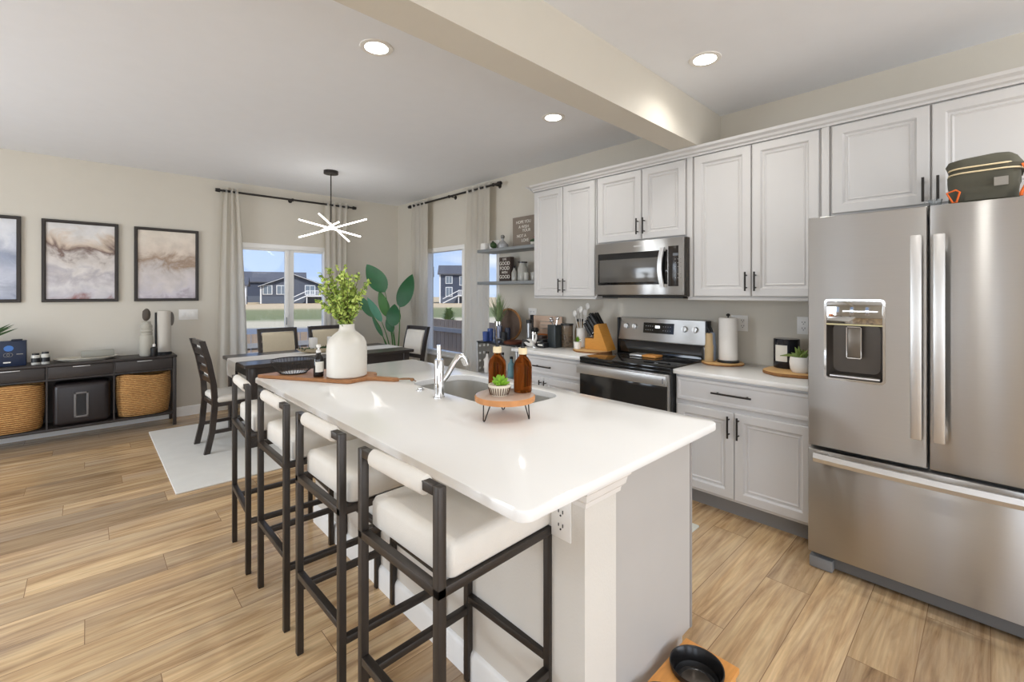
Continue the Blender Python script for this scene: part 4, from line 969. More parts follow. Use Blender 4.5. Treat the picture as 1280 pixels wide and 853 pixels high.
# ---------------------------------------------------------------- pet feeder, mats, rug
pf = thing('pet_feeder', 'orange wooden pet bowl stand on the floor against the island end panel', 'pet feeder', (1.40, .68, 0))
m = MB()
for xa, xb, cx_ in ((1.13, 1.386, 1.275), (1.386, 1.612, 1.497)):
    sq = []; ci = []; cor = [math.atan2(yy-.680, xx-cx_) % (2*PI) for xx in (xa, xb) for yy in (.585, .772)]
    for a in sorted([2*PI*i/60 for i in range(60)]+cor):
        ca, sa = math.cos(a), math.sin(a)
        t = min(((xb if ca > 0 else xa)-cx_)/ca if abs(ca) > 1e-6 else 9, ((.772 if sa > 0 else .585)-.680)/sa if abs(sa) > 1e-6 else 9)
        sq.append((cx_+t*ca, .680+t*sa)); ci.append((cx_+.080*ca, .680+.080*sa))
    m.loops([at_z(ci, .105), at_z(sq, .105), at_z(sq, .123), at_z(ci, .123), at_z(ci, .105)], False, False)
m.build('stand_top', wood_m, pf, ang=30)
for x in (1.14, 1.585): MB().box(x, x+.018, .592, .766, 0, .105, .002).build('stand_leg', wood_m, pf)
for i, (x, lab) in enumerate(((1.497, 'black metal pet bowl in the right hole of the wooden stand'), (1.275, 'black metal pet bowl in the left hole of the wooden stand, cut by the frame'))):
    r = thing('pet_bowl', lab, 'pet bowl', (x, .680, .125), 0, 'pet bowls in the stand')
    MB().lathe([(.083, .018), (.086, .020), (.087, .014), (.084, 0.0), (.074, -.012), (.060, -.045), (0, -.047)], (x, .680, .125), 40).build('bowl_shell', plast_m, r)
    MB().lathe([(.083, .018), (.078, .010), (.066, -.036), (.060, -.0395), (0, -.0400)], (x, .680, .125), 40).build('bowl_inside', mat('bowl_black', (32, 30, 30), .25, .3) if 'bowl_black' not in MATS else MATS['bowl_black'], r)
    MB().lathe([(.050, -.0385), (.048, -.0382), (0, -.0384)], (x, .680, .125), 40).build('bowl_floor', mat('bowl_steel', (120, 112, 104), .3, .9) if 'bowl_steel' not in MATS else MATS['bowl_steel'], r)
m = MB().prism(roundrect(1.98, 2.66, 1.19, 2.05, .01, 3), .001, .010, .002)
tag(m.build('kitchen_mat', mat_m, loc=(2.3, 1.6, 0)), 'pale kitchen mat on the floor between island and base cabinets', 'mat')
rgm = MB(); rgm.prism(roundrect(.445, 2.78, 3.86, 5.76, .01, 3), .001, .012, .003)
tag(rgm.build('area_rug', rug_m, loc=(1.7, 4.8, 0)), 'pale grey rectangular rug under the dining table', 'rug')

# ---------------------------------------------------------------- sideboard
YC = 5.93
cs = thing('sideboard', 'long dark wood sideboard with drawers and open baskets against the art wall', 'sideboard', (-.3, 6.1, 0))
x0, x1 = -1.62, .690; yb_ = 6.262
MB().box(x0-.005, x1+.005, YC-.008, yb_, .716, .738, .003).build('top', cons_m, cs)
for x in (x0, x1-.030):
    MB().box(x, x+.030, YC, YC+.030, 0, .716, .002).build('leg', cons_m, cs); MB().box(x, x+.030, yb_-.030, yb_, 0, .716, .002).build('leg', cons_m, cs)
    MB().box(x+.004, x+.026, YC+.03, yb_-.03, .58, .716).build('side_panel', cons_m, cs)
MB().box(x0+.03, x1-.03, YC+.004, yb_-.004, .118, .142, .002).build('lower_shelf', cons_m, cs)
MB().box(x0+.03, x1-.03, yb_-.012, yb_-.004, .142, .716).build('back_panel', mat('console_back', (72, 66, 62), .6), cs)
MB().box(x0+.03, x1-.03, YC+.012, yb_-.012, .585, .600).build('drawer_floor', cons_m, cs)
divs = [-1.60, -.72, -.276, .192, .660]
for x in (-.72, -.272, .192): MB().box(x-.008, x+.008, YC+.010, yb_-.012, .600, .716).build('divider', cons_m, cs)
for x in (-.272, .192): MB().box(x-.006, x+.006, YC+.02, YC+.034, .142, .585).build('divider_post', cons_m, cs)
for a, b in ((-1.58, -1.16), (-1.15, -.73), (-.71, -.283), (-.262, .183), (.202, .655)):
    d = MB().box(a, b, YC, YC+.018, .604, .712, .002).build('drawer', cons_m, cs)
    c = (a+b)/2; MB().box(c-.06, c+.06, YC-.006, YC+.002, .700, .706, .001).build('handle', steel2_m, d)
def basket(label, xa, xb, wav):
    r = thing('wicker_basket', label, 'basket', ((xa+xb)/2, YC+.14, .143), 0, 'seagrass baskets on the sideboard shelf')
    L = []; cx = (xa+xb)/2; hw = (xb-xa)/2
    prof = [(.78, 0), (.90, .01), (.965, .12), (1.0, .25), (.99, .40), (.955, .42), (.95, .38), (.93, .25), (.86, .03)]
    for k, z in prof:
        ring = []
        for i in range(48):
            a = 2*PI*i/48; top = z > .35
            ring.append((cx+hw*k*math.copysign(abs(math.cos(a))**.75, math.cos(a)), YC+.145+.155*k*math.copysign(abs(math.sin(a))**.8, math.sin(a)), .143+z+(.012*math.sin(a*3+wav) if top else 0)))
        L.append(ring)
    MB().loops(L, True, True).build('basket_body', basket_m, r, ang=60)
basket('woven seagrass basket under the left drawer, partly cut by the photo edge', -.715, -.285, 0)
basket('woven seagrass basket at the right end of the sideboard shelf', .205, .655, 2)
bx = thing('storage_box', 'black hard-sided box with a window handle between the two baskets', 'box', (-.03, YC+.14, .143))
m = MB().box(-.235, .165, YC+.015, YC+.27, .144, .545, .045, 5); m.build('box_body', mat('box_black', (34, 28, 28), .35), bx)
hn = MB()
for a, b, c, d in ((-.092, -.076, .215, .455), (-.006, .010, .215, .455), (-.092, .010, .215, .232), (-.092, .010, .438, .455)): hn.box(a, b, YC+.004, YC+.018, c, d, .003)
hn.build('handle_frame', mat('handle_grey', (110, 106, 104), .4), bx)
MB().box(-.076, -.006, YC+.0115, YC+.0165, .232, .438).build('window', mat('box_recess', (14, 13, 14), .2), bx)
# things on the sideboard
zt = .7385
nb = thing('game_box', 'dark navy printed box standing at the left end of the sideboard', 'box', (-.52, 6.05, zt))
MB().box(-.66, -.405, 6.02, 6.10, zt, .965, .004).build('box_body', navy_m, nb)
MB().box(-.50, -.43, 6.03, 6.09, .965, .978, .006).build('lid_bump', mat('navy_dark', (18, 24, 40), .5), nb)
MB().lathe([(0, 0), (.030, 0), (.030, .002), (0, .002)], (0, 0, 0), 24).build('tmp', blue_m) if False else None
m = MB().loops([[(-.512+.030*math.cos(a), yy, .900+.026*math.sin(a)) for a in [2*PI*i/24 for i in range(24)]] for yy in (6.0199, 6.0185)]); m.build('round_emblem', blue_m, nb)
m = MB()
for cx_ in (-.525, -.505): m.tube([(cx_+.018*math.cos(a), 6.0188, .842+.016*math.sin(a)) for a in [2*PI*i/20 for i in range(20)]], .0012, 4, closed=True)
m.build('ring_emblem', greyt_m, nb)
MB().box(-.545, -.500, 6.0185, 6.0199, .770, .780).build('white_logo', text_m, nb)
MB().box(-.465, -.425, 6.0185, 6.0199, .843, .849).build('small_print', greyt_m, nb)
for i, (x, lb) in enumerate(((-.345, 'small glass jar with dark lid, left one beside the navy box'), (-.283, 'small glass jar with dark lid, right one of the pair beside the navy box'))):
    r = thing('candle_jar', lb, 'jar', (x, 6.02, zt), 0, 'candle jars on the sideboard')
    MB().lathe([(0, 0), (.028, 0), (.030, .004), (.030, .084), (.026, .088), (0, .088)], (x, 6.02, zt), 24).build('jar_body', mat('jar_pale', (196, 194, 186), .15), r) if i == 0 else MB().lathe([(0, 0), (.028, 0), (.030, .004), (.030, .092), (.026, .096), (0, .096)], (x, 6.02, zt), 24).build('jar_body', MATS['jar_pale'], r)
    MB().lathe([(.0305, .022), (.0305, .062)], (x, 6.02, zt), 24).build('jar_label', plast_m, r)
    MB().lathe([(0, .088+.008*i), (.024, .088+.008*i), (.024, .104+.008*i), (0, .106+.008*i)], (x, 6.02, zt), 20).build('jar_lid', plast_m, r)
sp_ = thing('spiky_plant', 'dark spiky leaves reaching in from the left photo edge above the navy box', 'plant', (-.78, 6.08, zt))
MB().lathe([(0, 0), (.05, 0), (.065, .12), (.055, .12), (0, .10)], (-.78, 6.08, zt), 24).build('pot', white_m, sp_)
m = MB(); random.seed(3)
for i in range(16):
    a = random.uniform(0, 2*PI); t_ = (-.78+.24*math.cos(a), 6.08+.10*math.sin(a), zt+random.uniform(.26, .42)); m.leaf((-.78, 6.08, zt+.12), t_, .02, n=6, bend=.1)
for tx, tz in ((-.50, 1.122), (-.478, 1.115), (-.455, 1.080), (-.49, 1.095)): m.leaf((-.76, 6.06, .93), (tx, 6.03, tz), .024, up=(0, -1, .2), n=6, bend=.03, fold=.5)
m.build('spiky_leaves', dkleaf_m, sp_)
tr = thing('serving_tray', 'flat cream oval tray lying on the middle of the sideboard', 'tray', (.08, 6.08, zt))
m = MB().lathe([(0, 0), (.80, 0), (1.0, .022), (1.01, .030), (.96, .026), (.78, .010), (0, .010)], (.0, 6.10, zt), 40, sx=.235, sy=.115); m.build('tray_body', mat('cream_tray', (188, 182, 168), .5), tr)
tr2 = MB().box(-.045, .20, 6.145, 6.165, zt+.020, zt+.085, .006)
tag(tr2.build('folded_frame', mat('grey_strip', (150, 148, 138), .5), loc=(.08, 6.15, zt)), 'grey rectangular panel resting upright behind the cream tray', 'panel')
cd = thing('ceramic_bottle', 'tall ribbed grey ceramic bottle with dark pine-cone stopper on the sideboard', 'vase', (.452, 6.08, zt))
MB().lathe([(0, 0), (.052, 0), (.058, .01), (.060, .12), (.058, .19), (.048, .215), (.052, .225), (.052, .24), (.044, .246), (.052, .255), (.052, .272), (.044, .280), (.050, .292), (.050, .318), (.040, .330), (.036, .350), (.040, .356), (.030, .360), (0, .36)], (.452, 6.08, zt), 32).build('bottle_body', mat('chalk_grey', (176, 172, 160), .6), cd)
MB().sphere((.452, 6.08, zt+.430), .036, (1, 1, 1.9), 12, .05).build('stopper', mat('pine_dark', (84, 76, 68), .8, bump=.8, bscale=80), cd)
ph = thing('paper_towel_stand', 'roll of paper towels on a dark stand at the right end of the sideboard', 'paper towels', (.60, 6.10, zt))
MB().lathe([(0, 0), (.070, 0), (.070, .022), (0, .024)], (.60, 6.10, zt), 32).build('stand_base', plast_m, ph)
MB().lathe([(.012, .028), (.058, .028), (.060, .034), (.060, .46), (.056, .466), (.012, .466)], (.60, 6.10, zt), 36).build('towel_roll', mat('towel_grey', (196, 190, 180), .9, bump=.3, bscale=80), ph)
MB().box(.522, .540, 6.09, 6.11, zt+.01, zt+.45, .004).build('side_arm', plast_m, ph)
mr_ = MB().loops([[(.672+.022*math.cos(a), yy, 1.115+.075*math.sin(a)) for a in [2*PI*i/24 for i in range(24)]] for yy in (6.14, 6.155)])
tag(mr_.build('hanging_paddle', mat('paddle_dark', (112, 106, 100), .6), loc=(.672, 6.15, 1.04)), 'small dark oval paddle behind the towel roll on the sideboard', 'paddle')
sm = thing('spray_bottle', 'small black bottle with white cap in front of the towel roll on the sideboard', 'bottle', (.507, 5.985, zt))
MB().lathe([(0, 0), (.028, 0), (.030, .004), (.030, .085), (.020, .094), (.012, .1), (0, .1)], (.507, 5.985, zt), 24).build('bottle_body', plast_m, sm)
MB().lathe([(0, .1), (.012, .1), (.012, .125), (0, .128)], (.507, 5.985, zt), 16).build('bottle_cap', white_m, sm)

# ---------------------------------------------------------------- framed art
def frame(label, x0, x1, z0, z1, seed, cols, ridge):
    r = thing('framed_print', label, 'picture', ((x0+x1)/2, YB-.001, z0), 0, 'black framed watercolours on the back wall')
    w_ = .030; m = MB()
    def L(ins, y): return [(x0+ins, y, z0+ins), (x1-ins, y, z0+ins), (x1-ins, y, z1-ins), (x0+ins, y, z1-ins)]
    m.loops([L(0, YB-.002), L(0, YB-.026), L(.004, YB-.030), L(w_-.008, YB-.030), L(w_, YB-.022), L(w_, YB-.008)], False, False)
    m.build('frame', mat('frame_dark', (48, 42, 38), .45) if 'frame_dark' not in MATS else MATS['frame_dark'], r, ang=25)
    MB().box(x0+w_-.002, x1-w_+.002, YB-.012, YB-.004, z0+w_-.002, z1-w_+.002).build('print', art_material('watercolour', seed, ridge, cols), r, smooth=False)
frame('framed watercolour in pale blues, leftmost and cut by the photo edge', -1.02, -.455, 1.308, 2.120, 3.1, [(120, 128, 150), (196, 200, 212), (150, 158, 178), (214, 216, 222), (226, 224, 224)], .62)
frame('framed watercolour with brown and gold mountains, middle of the three prints', -.322, .238, 1.308, 2.118, 8.6, [(150, 104, 100), (196, 192, 198), (214, 210, 210), (186, 180, 184), (216, 210, 206), (206, 198, 192), (116, 94, 86), (206, 188, 170), (220, 216, 212), (216, 214, 214), (216, 214, 214)], .62)
frame('framed watercolour with soft tan ridge, right of the three prints', .364, .936, 1.308, 2.110, 14.2, [(160, 146, 158), (206, 200, 206), (214, 206, 204), (204, 196, 192), (162, 138, 118), (214, 200, 186), (222, 210, 196), (224, 214, 200), (224, 214, 202)], .62)

# ---------------------------------------------------------------- curtains
def curtain(label, axis, at, a0, a1, b0, b1, z0, z1, folds, flare=0):
    """a0..a1 at the top, b0..b1 at the bottom, along the axis"""
    n = folds*8; rows = 14; L = []
    for side in (0, 1):
        pass
    m = MB(); grid = []
    for j in range(rows+1):
        t = j/rows; z = z1-(z1-z0)*t; s0 = a0+(b0-a0)*t**.7; s1 = a1+(b1-a1)*t**.7; row = []
        amp = .017*(1-.15*t)
        for i in range(n+1):
            f = i/n; s = s0+(s1-s0)*f
            dpt = amp*math.sin(2*PI*folds*f)+.004*math.sin(2*PI*folds*f*2.3+t*2+j*.1)
            row.append((s, at+dpt, z) if axis == 'x' else (at+dpt, s, z))
        grid.append(row)
    V = [[m.bm.verts.new(p) for p in r_] for r_ in grid]
    for A_, B_ in zip(V, V[1:]):
        for i in range(n): m.bm.faces.new((A_[i], A_[i+1], B_[i+1], B_[i]))
    g = bmesh.ops.solidify(m.bm, geom=list(m.bm.faces), thickness=.003)
    r = thing('curtain', label, 'curtain', ((a0+a1)/2, at, z0) if axis == 'x' else (at, (a0+a1)/2, z0), 0)
    m.build('fabric', curt_m, r, ang=70)
    for k in range(folds):
        f = (k+.25)/folds; s = a0+(a1-a0)*(k+.0)/folds + (a1-a0)/folds*.5
        c = (s, at, z1-.045) if axis == 'x' else (at, s, z1-.045)
        d = Vector((1, 0, 0)) if axis == 'x' else Vector((0, 1, 0)); e_ = Vector((0, 1, 0)) if axis == 'x' else Vector((1, 0, 0))
        MB().tube([Vector(c)+(e_*math.cos(a)+Vector((0, 0, 1))*math.sin(a))*.023 for a in [2*PI*i/16 for i in range(16)]], .004, 6, closed=True).build('grommet', steel2_m, r)
    return r
ZR = 2.600
curtain('long beige curtain panel at the left of the wide back window', 'x', 6.185, 1.165, 1.315, 1.09, 1.44, .02, 2.645, 3)
curtain('long beige curtain panel at the right of the wide back window, behind the leafy branches', 'x', 6.185, 2.33, 2.66, 2.36, 2.64, .02, 2.645, 4)
curtain('long beige curtain panel nearest the room corner at the right-hand window', 'y', 3.395, 5.29, 5.70, 5.30, 5.70, .02, 2.685, 4)
curtain('long beige curtain panel at the right-hand window nearest the floating shelves', 'y', 3.395, 3.98, 4.42, 4.00, 4.44, .02, 2.685, 4)
def rod(label, a, b, axis):
    r = thing('curtain_rod', label, 'curtain rod', a)
    MB().cyl(a, b, .0125, n=14).build('pole', black_m, r)
    a, b = Vector(a), Vector(b); d = (b-a).normalized()
    for p, s in ((a, -1), (b, 1)): MB().cyl(p, p+d*s*.045, .024, .020, 14).build('finial', black_m, r)
    for t in (.045, .5, .955):
        p = a.lerp(b, t); q = Vector((p.x, YB, p.z)) if axis == 'x' else Vector((XW, p.y, p.z))
        m = MB().cyl(p, q, .007, n=8); m.sphere(p, .021); e_ = (q-p).normalized(); m.cyl(q-e_*.006, q, .026, n=16)
        m.build('bracket', black_m, r)
rod('dark curtain rod over the wide back window', (1.13, 6.185, ZR), (2.735, 6.185, ZR), 'x')
rod('dark curtain rod over the right-hand window', (3.395, 3.83, ZR+.04), (3.395, 5.74, ZR+.04), 'y')

# ---------------------------------------------------------------- ceiling lights
def downlight(label, x, y, power=20):
    r = thing('recessed_light', label, 'ceiling light', (x, y, H), 0, 'round recessed ceiling lights')
    MB().lathe([(.062, -.004), (.070, -.006), (.086, -.004), (.088, 0)], (x, y, H), 40).build('trim_ring', white_m, r)
    MB().lathe([(0, -.0035), (.062, -.0035)], (x, y, H), 40).build('lens', can_m, r)
    l = bpy.data.lights.new('downlight', 'SPOT'); l.energy = power; l.color = (1, .98, .94); l.spot_size = math.radians(150); l.spot_blend = 1; l.shadow_soft_size = .06
    o = bpy.data.objects.new('downlight_lamp', l); C.objects.link(o); o.location = (0, 0, -.02); o.parent = r
downlight('round recessed light in the dining ceiling, large one at upper left', 1.150, 2.300)
downlight('round recessed light in the dining ceiling, small one near the beam and cabinets', 2.590, 2.290)
downlight('round recessed light in the kitchen ceiling right of the beam', 2.577, 1.123)
for (x, y) in ((1.15, .2), (2.57, -.5), (-1.0, 2.3), (-1.0, 4.6)):  # added unseen lamps without fixtures, brightening kitchen and dining end
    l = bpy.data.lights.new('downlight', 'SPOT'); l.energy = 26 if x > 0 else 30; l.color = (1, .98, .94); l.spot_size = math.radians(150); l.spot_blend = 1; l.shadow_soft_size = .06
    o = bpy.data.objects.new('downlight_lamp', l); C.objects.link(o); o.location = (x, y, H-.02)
ch = thing('chandelier', 'modern chandelier of crossed glowing white tubes over the dining table', 'chandelier', (1.955, 4.985, 2.10))
MB().lathe([(0, 0), (.076, 0), (.076, -.032), (0, -.034)], (1.955, 4.985, H), 32).build('canopy', black_m, ch)
MB().cyl((1.955, 4.985, H-.02), (1.955, 4.985, 2.16), .006, n=10).build('rod', black_m, ch)
MB().cyl((1.955, 4.985, 2.09), (1.955, 4.985, 2.17), .016, n=16).build('hub', steel2_m, ch)
cc = Vector((1.955, 4.985, 2.13))
Fv = Vector((math.sin(TH), math.cos(TH), 0)); Rv = Vector((math.cos(TH), -math.sin(TH), 0))
for (a0_, z0_, a1_, z1_, d0, d1) in ((-.375, .085, .350, -.120, .05, -.06), (-.33, -.125, .38, .090, -.05, .05), (-.085, .125, .165, -.155, -.12, .10), (-.20, -.045, .14, .035, .14, -.12)):
    p = cc+Rv*a0_+Fv*d0+Vector((0, 0, z0_)); q = cc+Rv*a1_+Fv*d1+Vector((0, 0, z1_))
    t_ = MB().cyl(p, q, .0075, n=12).build('light_tube', tube_m, ch)
    e_ = (q-p).normalized(); MB().cyl(p-e_*.006, p, .0085, n=12).build('end_cap', steel2_m, t_); MB().cyl(q, q+e_*.006, .0085, n=12).build('end_cap', steel2_m, t_)
l = bpy.data.lights.new('chandelier_glow', 'POINT'); l.energy = 5; l.color = (1, .98, .95); l.shadow_soft_size = .3
o = bpy.data.objects.new('chandelier_lamp', l); C.objects.link(o); o.location = (0, 0, -.12); o.parent = ch

# ---------------------------------------------------------------- dining table and chairs
tbl = thing('dining_table', 'dark wood rectangular dining table with white runner', 'table', (1.83, 4.92, .012))
tx0, tx1, ty0, ty1 = 1.0, 2.70, 4.48, 5.36; R2 = Matrix.Rotation(math.radians(-3), 3, 'Z')
MB().prism(roundrect(tx0, tx1, ty0, ty1, .012, 3), .728, .760, .004).build('tabletop', dark_m, tbl)
m = MB(); m.box(tx0+.05, tx1-.05, ty0+.05, ty0+.072, .64, .728); m.box(tx0+.05, tx1-.05, ty1-.072, ty1-.05, .64, .728); m.box(tx0+.05, tx0+.072, ty0+.05, ty1-.05, .64, .728); m.box(tx1-.072, tx1-.05, ty0+.05, ty1-.05, .64, .728)
m.build('apron', dark_m, tbl, smooth=False)
for x in (tx0+.04, tx1-.115):
    for y in (ty0+.04, ty1-.115): MB().box(x, x+.075, y, y+.075, .012, .728, .004).build('leg', dark_m, tbl)
m = MB(); pts = []
run = [(tx0-.012, .60), (tx0-.014, .70), (tx0-.012, .755), (tx0-.004, .7625), (tx0+.05, .7635), (tx1-.05, .7635), (tx1+.004, .7625), (tx1+.012, .755), (tx1+.014, .70), (tx1+.012, .60)]
L = []
for x, z in run:
    ix, iz = (x, z-.0022) if tx0 < x < tx1 else (x+(.0022 if x < 1.5 else -.0022), z-(.0022 if z > .75 else 0))
    L.append([(x, 4.755, z), (x, 5.085, z), (ix, 5.085, iz), (ix, 4.755, iz)])
m.loops(L)
tag(m.build('table_runner', mat('runner_white', (232, 230, 226), .9, bump=.4, bscale=300), loc=(1.85, 4.92, .76), ang=60), 'white cloth runner lying along the dark dining table and hanging over its ends', 'table runner')
zt = .7665
bw = thing('dough_bowl', 'long pale wooden bowl on the middle of the dining table', 'bowl', (1.83, 4.92, zt))
MB().lathe([(0, 0), (.55, 0), (.85, .02), (1, .048), (.95, .048), (.80, .026), (0, .014)], (1.83, 4.92, zt), 36, sx=.26, sy=.10).build('bowl_body', mat('bowl_wood', (196, 180, 152), .6, var=.1), bw)
for i, (x, lb) in enumerate(((1.745, 'square white candle in the wooden bowl, left one'), (1.935, 'square white candle in the wooden bowl, right one beside the vase'))):
    m = MB().box(x-.034, x+.034, 4.895, 4.965, zt+.022, zt+.155, .004)
    r = thing('pillar_candle', lb, 'candle', (x, 4.93, zt+.02), 0, 'candles on the dining table'); m.build('wax_block', white_m, r); MB().cyl((x, 4.93, zt+.154), (x, 4.93, zt+.166), .0015, n=6).build('wick', plast_m, r)
m = MB(); random.seed(9)
for i in range(190):
    x = random.uniform(1.61, 2.05); y = 4.90+random.uniform(-.055, .055); b = Vector((x, y, zt+.03)); a = random.uniform(0, 2*PI); e_ = random.uniform(.2, 1.4); s = random.uniform(.02, .04)
    m.leaf(b, b+Vector((math.cos(a)*math.cos(e_), math.sin(a)*math.cos(e_), math.sin(e_)))*s, .018, n=4)
o = tag(m.build('greenery', dkleaf_m, loc=(1.83, 4.9, zt+.03)), 'dark green succulent greenery filling the wooden bowl', 'plant'); o['kind'] = 'stuff'

def make_chair(label, padm):
    r = thing('dining_chair', label, 'chair', (0, 0, 0), 0, 'dark wood dining chairs round the table')
    g = .012
    for sy in (1, -1):
        y = sy*.195
        MB().bar((.185, y, g), (.185, y, .43), .040, bev=.004).build('leg', dark_m, r, world=False)
        # rear leg and back post in one curved piece
        m = MB(); L = []
        for x, z in ((-.265, g), (-.225, .20), (-.205, .43), (-.215, .60), (-.255, .82), (-.300, .985)):
            L.append([(x-.022, y-.016, z), (x+.022, y-.016, z), (x+.022, y+.016, z), (x-.022, y+.016, z)])
        m.loops(L).build('leg', dark_m, r, world=False)
        MB().bar((-.22, y, .19), (.185, y, .19), .022, .030).build('stretcher', dark_m, r, world=False)
    MB().box(-.215, .205, -.205, .205, .405, .440, .004).build('seat_frame', dark_m, r, world=False)
    MB().bar((.02, -.195, .19), (.02, .195, .19), .022, .030).build('stretcher', dark_m, r, world=False)
    m = MB(); L = []
    for z, i in ((.441, .010), (.452, 0), (.480, 0), (.495, .014), (.500, .04)): L.append([(x, y, z) for x, y in roundrect(-.205+i, .225-i, -.215+i, .215-i, .03, 4)])
    m.loops(L).build('seat_cushion', cloth_m, r, world=False, ang=60)
    def bx(z): 
        P = ((.43, -.205), (.60, -.215), (.82, -.255), (.985, -.300))
        for (z0, x0), (z1, x1) in zip(P, P[1:]):
            if z <= z1: return x0+(x1-x0)*(z-z0)/(z1-z0)
        return -.300
    for z, h_ in ((.965, .045), (.88, .055), (.80, .055), (.72, .055), (.63, .045)):
        m = MB(); m.loops([[(bx(z)-.010, y, z-h_/2), (bx(z)+.010, y, z-h_/2), (bx(z+.01)+.010, y, z+h_/2), (bx(z+.01)-.010, y, z+h_/2)] for y in (-.18, .18)]); m.build('back_slat', dark_m, r, world=False, smooth=False)
    m = MB(); L = []
    for z in (.655, .665, .75, .82, .90, .935, .942):
        k = .006 if z in (.655, .942) else 0
        xx = bx(z)+.012
        L.append([(xx, -.172+k, z), (xx, .172-k, z), (xx+.022-k*2, .168-k, z), (xx+.026-k*2, 0, z), (xx+.022-k*2, -.168+k, z)])
    m.loops(L).build('back_pad', padm, r, world=False, ang=50)
    return r
c1 = make_chair('dark wood dining chair at the left end of the table, seen from the side', cloth_m); c1.location = (1.005, 4.82, 0); c1.rotation_euler = (0, 0, math.radians(2))
dup(c1, (2.70, 4.86, 0), PI+math.radians(4), 'dark wood dining chair with white pad at the right end of the table')
c2 = make_chair('dark wood dining chair with beige back pad on the window side, left one', beige_m); c2.location = (1.625, 5.45, 0); c2.rotation_euler = (0, 0, -PI/2)
dup(c2, (2.185, 5.45, 0), -PI/2, 'dark wood dining chair with beige pad on the window side, partly hidden by the vase')

# ---------------------------------------------------------------- bird of paradise
bp_ = thing('bird_of_paradise', 'tall potted plant with large dark green paddle leaves in the room corner', 'plant', (2.98, 5.45, 0))
MB().lathe([(0, 0), (.13, 0), (.16, .30), (.145, .30), (.135, .26), (0, .26)], (2.98, 5.45, .0), 32).build('pot', mat('pot_white', (214, 212, 208), .5), bp_)
cst = Vector((2.94, 5.36, .30)); view = Vector((-.45, -.89, 0))
for (b, t_, w_, mt) in (((2.799, 5.401, 1.437), (2.657, 5.534, 1.733), .235, banana_m), ((2.961, 5.248, 1.245), (3.059, 5.155, 1.598), .20, banana_m), ((2.833, 5.369, 1.11), (2.765, 5.433, 1.391), .13, banana2_m), ((2.886, 5.319, .986), (2.901, 5.304, 1.225), .185, banana_m), ((2.697, 5.497, 1.105), (2.564, 5.621, 1.349), .125, banana_m), ((2.77, 5.428, 1.048), (2.657, 5.534, 1.308), .10, mat('teal_leaf', (70, 128, 102), .4)), ((2.784, 5.415, .851), (2.697, 5.497, 1.079), .06, banana_m), ((2.878, 5.326, .903), (2.833, 5.369, 1.048), .11, banana_m)):
    b, t_ = Vector(b), Vector(t_); b, t_ = b+(b-t_)*.10, t_+(t_-b)*.12; m = MB(); mid = cst.lerp(b, .55)+Vector((.03, -.02, .05))
    m.leaf(b, t_, w_, up=view, bend=-.05, n=14, fold=.22)
    lf = m.build('leaf', mt, bp_)
    P = [cst*(1-k)**2+mid*2*k*(1-k)+b*k*k for k in [i/8 for i in range(9)]]
    MB().tube(P, [.011-.0008*i for i in range(9)], 7).build('stalk', banana2_m, lf)
    d = (t_-b); nrm = view.normalized()
    MB().tube([b+d*k+nrm*(.004)-nrm*math.sin(PI*k)*(-.05)*d.length*0 for k in (0, .5, .95)], [.004, .003, .001], 5).build('midrib', leafy_m, lf) if False else None

# ---------------------------------------------------------------- floating shelves and their things
for z, lb in ((1.853, 'grey floating shelf, upper of the two beside the wall cabinet'), (1.490, 'grey floating shelf, lower of the two beside the wall cabinet')):
    r = thing('floating_shelf', lb, 'shelf', (3.37, 3.5, z), 0, 'floating shelves left of the wall cabinets')
    MB().box(3.24, XW-.003, 3.06, 4.02, z, z+.034, .003).build('shelf_board', shelf_m, r)
    MB().box(3.232, XW-.003, 3.052, 3.10, z-.004, z+.038, .002).build('end_bracket', plast_m, r)
zs = 1.888
sg = thing('quote_sign', 'brown square board sign with white lettering on the upper shelf', 'sign', (3.44, 3.34, zs))
MB().box(3.425, 3.440, 3.27, 3.625, zs, 2.225, .003).build('sign_board', signb_m, sg)
for i, (s, yy, zz) in enumerate((('HOPE YOU', 3.455, 2.165), ('A WISH', 3.450, 2.112), ('YOUR', 3.41, 2.072), ('NOT A', 3.485, 2.015), ('LOVE', 3.43, 1.965))):
    text('lettering', s, .046, (3.4240, yy, zz), FACE_W, text_m, sg)
mp_ = thing('mini_planter', 'tiny pot with green and red blooms in front of the brown sign', 'plant', (3.34, 3.22, zs))
MB().lathe([(0, 0), (.028, 0), (.034, .035), (0, .035)], (3.34, 3.22, zs), 20).build('pot', label_m, mp_)
m = MB().sphere((3.34, 3.22, zs+.045), .036, (1, 1, .6), 12, .15); m.build('foliage', dkleaf_m, mp_); MB().sphere((3.34, 3.20, zs+.085), .016).build('bloom', grape_m, mp_)
dc = thing('decanter', 'clear glass decanter with round stopper on the upper shelf', 'decanter', (3.38, 3.74, zs))
MB().lathe([(0, 0), (.060, 0), (.064, .01), (.062, .05), (.030, .085), (.014, .095), (.014, .115), (.020, .118), (0, .118)], (3.38, 3.74, zs), 28).build('decanter_body', mat('decanter_glass', (206, 208, 210), .1, trans=.4), dc)
MB().sphere((3.38, 3.74, zs+.138), .024).build('stopper', mat('smoked_knob', (140, 138, 134), .2, .3), dc)
for nm, lb, y, sz, mt in (('round_topiary', 'small round green topiary ball on the upper shelf', 3.78, .038, dkleaf_m),):
    tag(MB().sphere((3.28, y, zs+sz), sz, (1, 1, 1), 12, .1).build(nm, mt, loc=(3.28, y, zs)), lb, 'plant')
wj = thing('white_jar', 'small white jar with black knob on the upper shelf', 'jar', (3.34, 3.86, zs))
